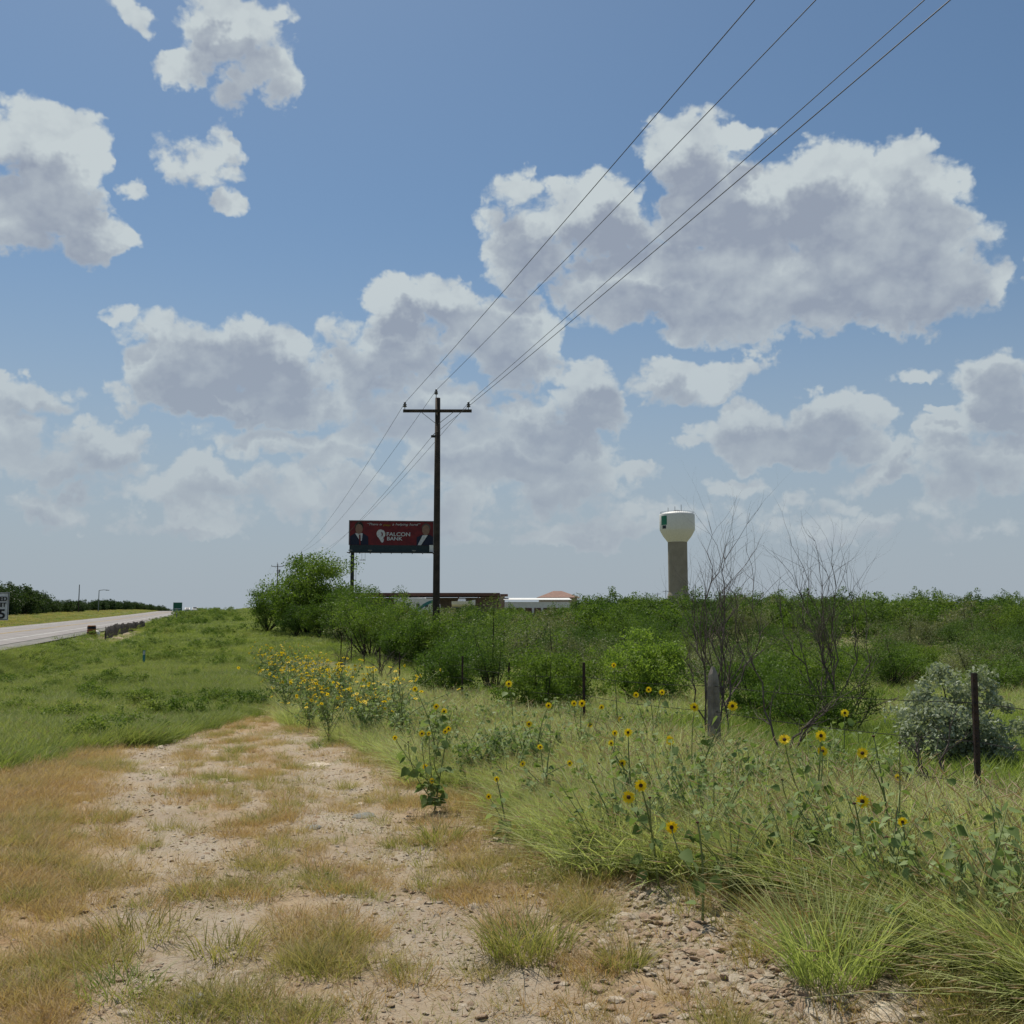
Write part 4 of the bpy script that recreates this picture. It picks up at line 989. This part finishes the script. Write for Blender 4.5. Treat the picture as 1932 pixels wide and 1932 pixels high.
mb = MB(); mb.tube([(1.75, 0, zb0-ap), (1.75, 0, zb0-ap-1.0)], .025, 4); mb.tube([(2.2, 0, zb0-ap), (2.2, 0, zb0-ap-1.0)], .025, 4); mb.box((1.85, -.1, zb0-ap-1.0), (.85, .5, .06)); mb.build('ladder_platform', M['galv'], be)
mb = MB(); mb.box((W-.1, -.3, zb0-.45), (.85, .3, .95)); mb.build('equipment_box', M['white'], be)
F_ = .03
def disc(poly, m, nm, y=0.03, th=.03): mb = MB(); mb.prism([(a, c) for a, c in poly], y-th, y+.01); return mb.build(nm, m, be)
def ell(cx, cz, rx, rz, n=20, a0=0, a1=2*math.pi): return [(cx+rx*math.cos(a0+(a1-a0)*k/n), cz+rz*math.sin(a0+(a1-a0)*k/n)) for k in range(n)]
sx_ = W/1475; X = lambda u: (u-240)*sx_; Zc = lambda v: zt0-(v-290)*Ht/425
disc([(X(250), Zc(712)), (X(575), Zc(712)), (X(560), Zc(560)), (X(480), Zc(510)), (X(330), Zc(510)), (X(250), Zc(560))], M['suit'], 'printed_suit', .02)
disc([(X(335), Zc(505)), (X(470), Zc(505)), (X(455), Zc(640)), (X(420), Zc(640))], M['print_white'], 'printed_shirt', 0)
disc([(X(405), Zc(530)), (X(430), Zc(530)), (X(440), Zc(712)), (X(410), Zc(712))], M['red'], 'printed_tie', -.03)
disc(ell(X(405), Zc(385), 75*sx_, 85*sx_), M['hair'], 'printed_hair', .02)
disc(ell(X(405), Zc(430), 64*sx_, 88*sx_), M['skin'], 'printed_face', -.01)
disc([(X(1420), Zc(712)), (X(1712), Zc(712)), (X(1712), Zc(560)), (X(1650), Zc(525)), (X(1520), Zc(525)), (X(1425), Zc(570))], M['suit'], 'printed_suit', .02)
disc([(X(1440), Zc(712)), (X(1500), Zc(712)), (X(1620), Zc(530)), (X(1530), Zc(530))], M['print_white'], 'printed_shirt', 0)
disc(ell(X(1590), Zc(400), 78*sx_, 78*sx_), M['hair2'], 'printed_hair', .02)
disc(ell(X(1585), Zc(440), 66*sx_, 92*sx_), M['skin'], 'printed_face', -.01)
# white falcon head emblem: a round head tapering to a hooked point, with a darker curl cut in
disc([(X(a), Zc(c)) for a, c in ((790,435),(840,455),(868,500),(866,545),(845,575),(828,585),(845,615),(835,655),(812,675),(790,650),(762,600),(728,560),(712,515),(722,470),(750,442))], M['print_white'], 'emblem', .0)
disc([(X(a), Zc(c)) for a, c in ((800,480),(820,495),(826,530),(812,560),(800,555),(806,525),(798,500))], M['red'], 'emblem_curl', -.03)
put_text('FALCON', X(885), Zc(552), X(1300)-X(885), 95*sx_, M['print_white'], be, name='shop_lettering', bold=.012)
put_text('BANK', X(893), Zc(628), X(1165)-X(893), 88*sx_, M['print_white'], be, name='shop_lettering', bold=.012)
put_text('\u201cThere is', X(535), Zc(362), X(790)-X(535), 58*sx_, M['print_white'], be, shear=.3); put_text('always', X(825), Zc(375), X(955)-X(825), 62*sx_, M['print_yellow'], be, shear=.3)
put_text('a helping hand\u201d', X(985), Zc(362), X(1480)-X(985), 58*sx_, M['print_white'], be, shear=.3)

# ------------------------------------------------------------------ water tower
TY = 520.; tb = at(1280.5, 1165, TY); px = TY/1932; zt = lambda V: at(1280, V, TY).z
te = empty('water_tower', (tb.x, TY, 0)); tag(te, 'tall white water tower with a broad tank on a tan concrete shaft', 'water tower')
rT, rC = 33.2*px, 18.2*px
mb = MB(); mb.lathe([(rC*1.0, zt(1023)), (rC*1.08, zt(1021)), (rT*.80, zt(1012)), (rT*.97, zt(1002)), (rT, zt(999)), (rT, zt(972)), (rT*.985, zt(970.5)), (rT*.7, zt(967)), (rT*.3, zt(965)), (0, zt(964.6))], 48); mb.build('tank', M['white'], te, True)
mb = MB(); mb.lathe([(rC*1.12, -5), (rC*1.12, zt(1124)), (rC, zt(1118)), (rC, zt(1023.2))], 40); mb.build('shaft', M['concrete'], te)
mb = MB(); mb.lathe([(rC*.35, zt(966)), (rC*.35, zt(963.2)), (0, zt(963))], 16)
mb.build('roof_hatch', M['galv'], te)
for dx, v in ((-4.5, 958), (-1.0, 955.5), (2.2, 952)):
    mb = MB(); mb.tube([(dx, 0, zt(967)), (dx, 0, zt(v))], .12, 5); mb.build('antenna', M['steel_dark'], te)
mb = MB()
for k in range(48):
    a = 2*math.pi*k/48; mb.tube([(rT*.93*math.cos(a), rT*.93*math.sin(a), zt(970)), (rT*.93*math.cos(a), rT*.93*math.sin(a), zt(966.5))], .05, 3, False)
mb.tube([(rT*.93*math.cos(a), rT*.93*math.sin(a), zt(966.5)) for a in [2*math.pi*k/48 for k in range(49)]], .06, 4, False); mb.build('railing', M['galv'], te)
def curved(a0, a1, v0, v1, m, nm, n=8, r=rT+.08):
    mb = MB(); vs = []
    for k in range(n+1):
        a = a0+(a1-a0)*k/n
        for rr_ in (r, r-.2):
            vs += [(rr_*math.cos(a), rr_*math.sin(a), zt(v0)), (rr_*math.cos(a), rr_*math.sin(a), zt(v1))]
    fs = []
    for k in range(n): o = k*4; fs += [(o, o+1, o+5, o+4), (o+2, o+6, o+7, o+3), (o, o+4, o+6, o+2), (o+1, o+3, o+7, o+5)]
    fs += [(0, 2, 3, 1), (n*4, n*4+1, n*4+3, n*4+2)]
    mb.add(vs, fs); return mb.build(nm, m, te)
curved(R(200), R(226), 975, 992, M['green_logo'], 'painted_emblem'); curved(R(206), R(222), 993, 999, M['navy'], 'painted_emblem')

# ------------------------------------------------------------------ storage buildings, motorhomes and boat
def bldg(U0, U1, y, depth, Vt, name='storage_building'):
    a = at(U0, Vt, y); c = at(U1, Vt, y); return a.x, c.x, a.z
sy = 172.
x0, x1, zt_ = bldg(640, 943, sy, 10, 1118.5); zg = h1((x0+x1)/2, sy)-.6
e = empty('storage_canopy', ((x0+x1)/2, sy, zg)); tag(e, 'long open storage canopy with a flat brown metal roof', 'canopy'); hh = zt_-zg; w = x1-x0
mb = MB(); mb.box((0, 5, hh-.28), (w, 12, .50)); mb.build('roof', M['roof_brown'], e)
mb = MB(); mb.box((0, 10.8, (hh-.6)/2), (w-.4, .2, hh-.6)); mb.build('back_wall', M['stucco'], e)
for k in range(9):
    mb = MB(); mb.box((-w/2+.3+k*(w-.6)/8, -.7, (hh-.55)/2), (.2, .2, hh-.55)); mb.build('post', M['roof_brown'], e)
x0, x1, zt_ = bldg(900, 958, sy+14, 10, 1120.5); e = empty('storage_building', ((x0+x1)/2, sy+16, zg)); tag(e, 'short brown roofed building end right of the long canopy', 'building'); w = x1-x0; hh = zt_-zg
mb = MB(); mb.box((0, 3, hh-.15), (w, 9, .28)); mb.build('roof', M['roof_brown'], e); mb = MB(); mb.box((0, 3, (hh-.3)/2), (w-1.2, 8, hh-.31)); mb.build('wall', M['stucco'], e)
x0, x1, zt_ = bldg(950, 1078, 185, 10, 1126.8); e = empty('low_white_building', ((x0+x1)/2, 185, zg)); tag(e, 'long low white roofed building in front of the hipped roof', 'building'); w = x1-x0; hh = zt_-zg
mb = MB(); mb.add([(-w/2, -1, hh-.45), (w/2, -1, hh-.45), (w/2, 7, hh), (-w/2, 7, hh), (-w/2, -1, hh-.53), (w/2, -1, hh-.53), (w/2, 7, hh-.1), (-w/2, 7, hh-.1)], [(0, 1, 2, 3), (7, 6, 5, 4), (0, 4, 5, 1), (1, 5, 6, 2), (2, 6, 7, 3), (3, 7, 4, 0)]); mb.build('roof', M['white'], e); mb = MB(); mb.box((0, 3, (hh-.85)/2), (w-.5, 7.4, hh-.85)); mb.build('wall', M['white'], e)
for k in range(7):
    mb = MB(); mb.box((-w/2+1.2+k*(w-2.4)/6, -.75, 1.4), (1.2, .08, 2.2)); mb.build('door', M['roof_brown'], e)
x0, x1, zp = bldg(1012, 1092, 215, 10, 1115); ze = at(1012, 1128, 215).z; e = empty('hipped_house', ((x0+x1)/2, 215, zg)); tag(e, 'building with a low hipped terracotta roof', 'house'); w = x1-x0
mb = MB(); z1_, z2_ = ze-zg, zp-zg; r_ = w*.10
mb.add([(-w/2, -4.4, z1_), (w/2, -4.4, z1_), (w/2, 4.4, z1_), (-w/2, 4.4, z1_), (-r_, 0, z2_), (r_, 0, z2_)], [(0, 1, 5, 4), (1, 2, 5), (2, 3, 4, 5), (3, 0, 4), (3, 2, 1, 0)]); mb.build('roof', M['roof_tile'], e)
mb = MB(); mb.box((0, 0, z1_/2-.02), (w-1.2, 7.6, z1_-.03)); mb.build('wall', M['stucco'], e)
for k in (-.3, 0, .3): mb = MB(); mb.box((k*w, -3.83, z1_*.55), (1.2, .06, 1.1)); mb.build('window', M['glass'], e)
def motorhome(loc, L, h, label, cols, rz=0):
    e = empty('motorhome', loc, rz); tag(e, label, 'motorhome', 'motorhomes under the canopy')
    pf = [(-L/2, .5), (L/2-.3, .5), (L/2, 1.2), (L/2-.05, h*.7), (L/2-.7, h), (-L/2+.15, h), (-L/2, h-.2)]
    mb = MB(); mb.prism(pf, -1.25, 1.25); mb.build('body', M['white'], e)
    for sgn in (-1, 1):
        for k in range(2): mb = MB(); mb.lathe([(0, -.13), (.48, -.13), (.48, .13), (0, .13)], 16); o = mb.build('wheel', M['tyre'], e, loc=((-1 if k else 1)*L*.3, sgn*1.12, .48)); o.rotation_euler = (math.pi/2, 0, 0)
    for k, cc in enumerate(cols):   # sweeping stripes on the side
        mb = MB(); pts = []
        n = 14
        for i in range(n+1):
            s = i/n; px_ = -L*.42+L*.8*s; pz = .9+(h-1.1)*(1-(1-s)**2)+(-.8*k); pts.append((px_, min(pz, h-.12)))
        up = pts; dn_ = [(a, max(c-.62*(1-.3*i/n), .55)) for i, (a, c) in enumerate(pts)][::-1]
        for i in range(n): mb.prism([up[i], up[i+1], dn_[n-1-i], dn_[n-i]], -1.29-.005*k, -1.25)
        mb.build('stripe', M[cc], e)
    for q in (-.25, .05, .3): mb = MB(); mb.box((q*L, -1.262, h*.68), (L*.11, .03, .55)); mb.build('window', M['glass'], e)
mz = lambda V, y: at(900, V, y).z
zg2 = mz(1121.5, 168)-3.9
motorhome((at(778, 1120, 168).x, 168, zg2), 5.6, 3.4, 'white motorhome end with sweeping red and blue stripes', ['rv_blue', 'rv_red'])
motorhome((at(804, 1120, 165).x, 164.5, zg2-.15), 4.6, 3.3, 'white motorhome with a teal stripe beside the red striped one', ['rv_teal'])
e = empty('motorboat', (at(874, 1120, 160).x, 160, mz(1126, 160)-2.6)); tag(e, 'white motorboat on a trailer right of the utility pole', 'boat')
mb = MB()
secs = [(-1.75, .95, .0), (-1.0, 1.05, 0), (.4, 1.05, 0), (1.2, .75, .1), (1.9, .08, .25)]
vs = []
for x_, wd_, up_ in secs: vs += [(x_, -wd_, 1.9+up_), (x_, -wd_*.8, 1.4+up_*.5), (x_, 0, 1.05+up_), (x_, wd_*.8, 1.4+up_*.5), (x_, wd_, 1.9+up_)]
fs = [(i*5+k, i*5+k+1, (i+1)*5+k+1, (i+1)*5+k) for i in range(4) for k in range(4)]+[(i*5+4, i*5, (i+1)*5, (i+1)*5+4) for i in range(4)]+[(0, 1, 2, 3, 4)]
mb.add(vs, fs); mb.build('hull', M['white'], e); mb = MB(); mb.box((-.2, 0, 2.1), (1.3, 1.3, .45), taper=.75); mb.build('cabin', M['white'], e)
mb = MB(); mb.box((.55, 0, 2.15), (.06, 1.1, .35)); mb.build('windscreen', M['glass'], e); mb = MB(); mb.box((0, 0, .95), (3.4, .12, .12))
for sgn in (-1, 1): mb.tube([(-.3, sgn*.9, .35), (-.3, sgn*.9, 1.0)], .05, 4); mb.lathe([(0, 0), (.3, 0), (.3, .1), (0, .1)], 12, (-.3, sgn*.9, .3))
mb.build('trailer', M['galv'], e)

# ------------------------------------------------------------------ small things along the road
sp_ = at(-3, 1144, 45); SH = .0; e = empty('speed_sign', (sp_.x, 45, h1(sp_.x, 45))); tag(e, 'white rectangular speed limit sign at the road edge, cut by the frame', 'road sign')
zc = sp_.z-e.location.z; hw, hh = .455, .61
mb = MB(); mb.box((0, 0, zc), (2*hw, .006, 2*hh)); mb.build('plate', M['sign_white'], e)
mb = MB()
for q in ((0, hh-.035, 2*hw-.05, .022), (0, -hh+.035, 2*hw-.05, .022), (-hw+.035, 0, .022, 2*hh-.09), (hw-.035, 0, .022, 2*hh-.09)): mb.box((q[0], -.006, zc+q[1]), (q[2], .006, q[3]))
mb.build('border', M['black'], e)
mb = MB(); mb.tube([(0, .04, -.3), (0, .04, zc+hh)], .035, 8); mb.build('post', M['galv'], e)
def cx(s, z, w, size, bold=.006):
    put_text(s, -w/2, z, w, size, M['black'], e, y=-.016, bold=bold)
cx('SPEED', zc+.24, .74, .26); cx('LIMIT', zc-.02, .66, .26); cx('65', zc-.52, .58, .56, .012)
# silt fence, drum, bag
y0s, y1s = 84., 122.
sf = empty('silt_fence', (at(205, 1200, y0s).x, y0s, 0)); tag(sf, 'sagging black fabric silt fence on stakes beside the road shoulder', 'fence'); o0 = sf.location.copy()
gs = np.random.default_rng(8); n = 36; top_ = []; bot = []
for k in range(n+1):
    s = k/n; U_ = 203+74*s; yy = y0s+(y1s-y0s)*s; x_ = (U_-966)/1932*yy; z_ = float(H(np.array([x_]), np.array([yy]))[0])
    hb = at(966, 1206-26*s, yy).z; ht = at(966, 1184-12*s**.6+1.2*math.sin(k*1.1), yy).z
    bot.append(Vector((x_, yy+.12*math.sin(k*2), min(z_, hb)-.1))-o0); top_.append(Vector((x_, yy+.12*math.sin(k*1.3+1), ht+gs.normal()*.04))-o0)
mb = MB(); vs = []
for a, c in zip(bot, top_): vs += [a, a.lerp(c, .5)+Vector((0, gs.normal()*.12, 0)), c, c+Vector((0, .05, -.02)), a.lerp(c, .5)+Vector((0, .1, 0)), a+Vector((0, .08, 0))]
fs = [(6*k+j, 6*k+6+j, 6*k+7+j, 6*k+1+j) for k in range(n) for j in range(5)]
mb.add(vs, fs); mb.build('fabric', M['silt'], sf, True)
for k in (1, 12, 26, 34):
    c = top_[k]; mb = MB(); mb.box((c.x, c.y-.15, c.z-.45), (.06, .06, 1.15)); mb.build('stake', M['greywood'], sf)
zz_ = at(172, 1209, 82); e = empty('traffic_drum', (zz_.x, 82, h1(zz_.x, 82))); tag(e, 'faded orange and black drum lying at the near end of the silt fence', 'drum')
dz_ = zz_.z-e.location.z
mb = MB(); mb.lathe([(0, 0), (.36, 0), (.36, .25), (.34, .27), (.34, .55), (.32, .57), (.32, .85), (.28, .9), (0, .9)], 18); o = mb.build('drum_body', M['orange'], e, True, (0, 0, max(dz_, 0)))
mb = MB(); mb.lathe([(.365, .28), (.365, .36), (.34, .36)], 18); mb.lathe([(.335, .62), (.335, .80), (.31, .8)], 18); mb.build('dark_band', M['black'], e, True, (0, 0, max(dz_, 0)))
zz_ = at(182, 1204, 83); e = empty('sandbag', (zz_.x, 83, h1(zz_.x, 83))); tag(e, 'white sandbag between the orange drum and the black fabric', 'bag')
me = rockm(990, M['white'], .6); o = link('bag_body', me, e, (0, 0, .3)); o.scale = (.7, .5, 1.2)
zm = at(271, 1257, 46); e = empty('marker_post', (zm.x, 46, h1(zm.x, 46))); tag(e, 'slim teal marker post standing in the green verge', 'marker post')
hm_ = at(271, 1227, 46).z-e.location.z; mb = MB(); mb.box((0, 0, hm_/2-.1), (.10, .03, hm_+.2)); mb.build('post', M['teal'], e); mb = MB(); mb.box((0, -.018, hm_-.12), (.08, .006, .16)); mb.build('decal', M['print_white'], e)
# delineator, green road sign
zd = at(333, 1171, 130); e = empty('delineator', (zd.x, 130, h1(zd.x, 130))); tag(e, 'thin grey delineator post at the near road edge below the green sign', 'delineator'); mb = MB(); mb.box((0, 0, .7), (.10, .04, 1.5)); mb.build('post', M['galv'], e); mb = MB(); mb.box((0, -.025, 1.35), (.08, .01, .1)); mb.build('reflector', M['print_white'], e)
sg = at(335, 1151, 300); gz = float(road_z(300)); e = empty('guide_sign', (sg.x, 300, gz-.3)); tag(e, 'green highway guide sign with cut corner standing at the crest', 'road sign')
w_, z0_, z1_ = 2.6, .1+sg.z-gz-.6, at(335, 1138, 300).z-gz+.3
mb = MB(); mb.box((0, 0, (z0_+z1_)/2+.2), (w_, .08, z1_-z0_)); mb.build('panel', M['sign_green'], e)
for sgn in (-.9, .9): mb = MB(); mb.box((sgn, .08, z1_/2), (.12, .1, z1_)); mb.build('post', M['galv'], e)
for k in range(2): mb = MB(); mb.box((0, -.05, z0_+.55+k*.6), (w_*.7, .02, .16)); mb.build('lettering_line', M['print_white'], e)
# vehicles
def car(loc, rz, label, m, h=1.5, pick=False):
    e = empty('car', loc, rz); tag(e, label, 'car', 'cars coming over the crest')
    pf = [(-2.2, .35), (2.2, .35), (2.25, .8), (1.3, .95), (.6, h), (-.9, h), (-1.6 if not pick else -.9, .98), (-2.2, .92)]
    mb = MB(); mb.prism(pf, -.9, .9); mb.build('body', m, e)
    mb = MB(); mb.add([(1.33, -.75, .97), (1.33, .75, .97), (.66, .66, h-.05), (.66, -.66, h-.05)], [(0, 1, 2, 3)]); mb.v = [(a+.03, c, d+.02) for a, c, d in mb.v]; mb.build('windscreen', M['glass'], e)
    for sgn in (-1, 1):
        mb = MB(); mb.box((2.26, sgn*.65, .7), (.06, .35, .16)); mb.build('headlight', M['print_white'], e)
        for k in (-1, 1): mb = MB(); mb.lathe([(0, -.1), (.34, -.1), (.34, .1), (0, .1)], 14); o = mb.build('wheel', M['tyre'], e, loc=(k*1.35, sgn*.85, .34)); o.rotation_euler = (math.pi/2, 0, 0)
def onroad(t_, y): return (t_-K*y, y, float(road_z(y))+.04)
car(onroad(-14.3, 395), R(-75), 'white car with a glinting windscreen on the road crest', M['white'], 1.6)
car(onroad(-17.6, 405), R(-75), 'low silver car just showing over the crest, left of the white one', M['silver'])
# thin poles across the road and on the horizon
def thin_pole(U, Vt, Vb, y, label, arm=None, cross=False):
    a = at(U, Vt, y); zb_ = h1(a.x, y); e = empty('light_pole' if arm else 'distant_pole', (a.x, y, zb_)); tag(e, label, 'pole', 'thin distant poles')
    mb = MB(); mb.tube([(0, 0, -.3), (0, 0, a.z-zb_)], [.14, .09], 7); mb.build('pole', M['polewood' if not arm else 'galv'], e)
    if arm: mb = MB(); mb.tube([(0, 0, a.z-zb_), (arm*.5, 0, a.z-zb_+.15), (arm, 0, a.z-zb_+.1)], .07, 5); mb.box((arm, 0, a.z-zb_+.05), (.8, .3, .15)); mb.build('lamp_arm', M['galv'], e)
    if cross: mb = MB(); mb.box((0, 0, a.z-zb_-.6), (2.6, .12, .14)); mb.build('crossarm', M['polewood'], e)
thin_pole(150, 1103, 1130, 250, 'thin bare pole above the trees across the road')
thin_pole(187, 1114, 1132, 265, 'street light with an arm above the trees across the road', arm=2.2)
thin_pole(1160, 1116, 1130, 300, 'small distant pole with crossarm left of the water tower', cross=True)
thin_pole(1256, 1113, 1128, 420, 'tiny distant pole beside the foot of the water tower', cross=True)
thin_pole(1241, 1118, 1128, 430, 'tiniest distant pole left of the water tower foot', cross=True)
thin_pole(1312, 1103, 1125, 330, 'distant pole just right of the water tower shaft')
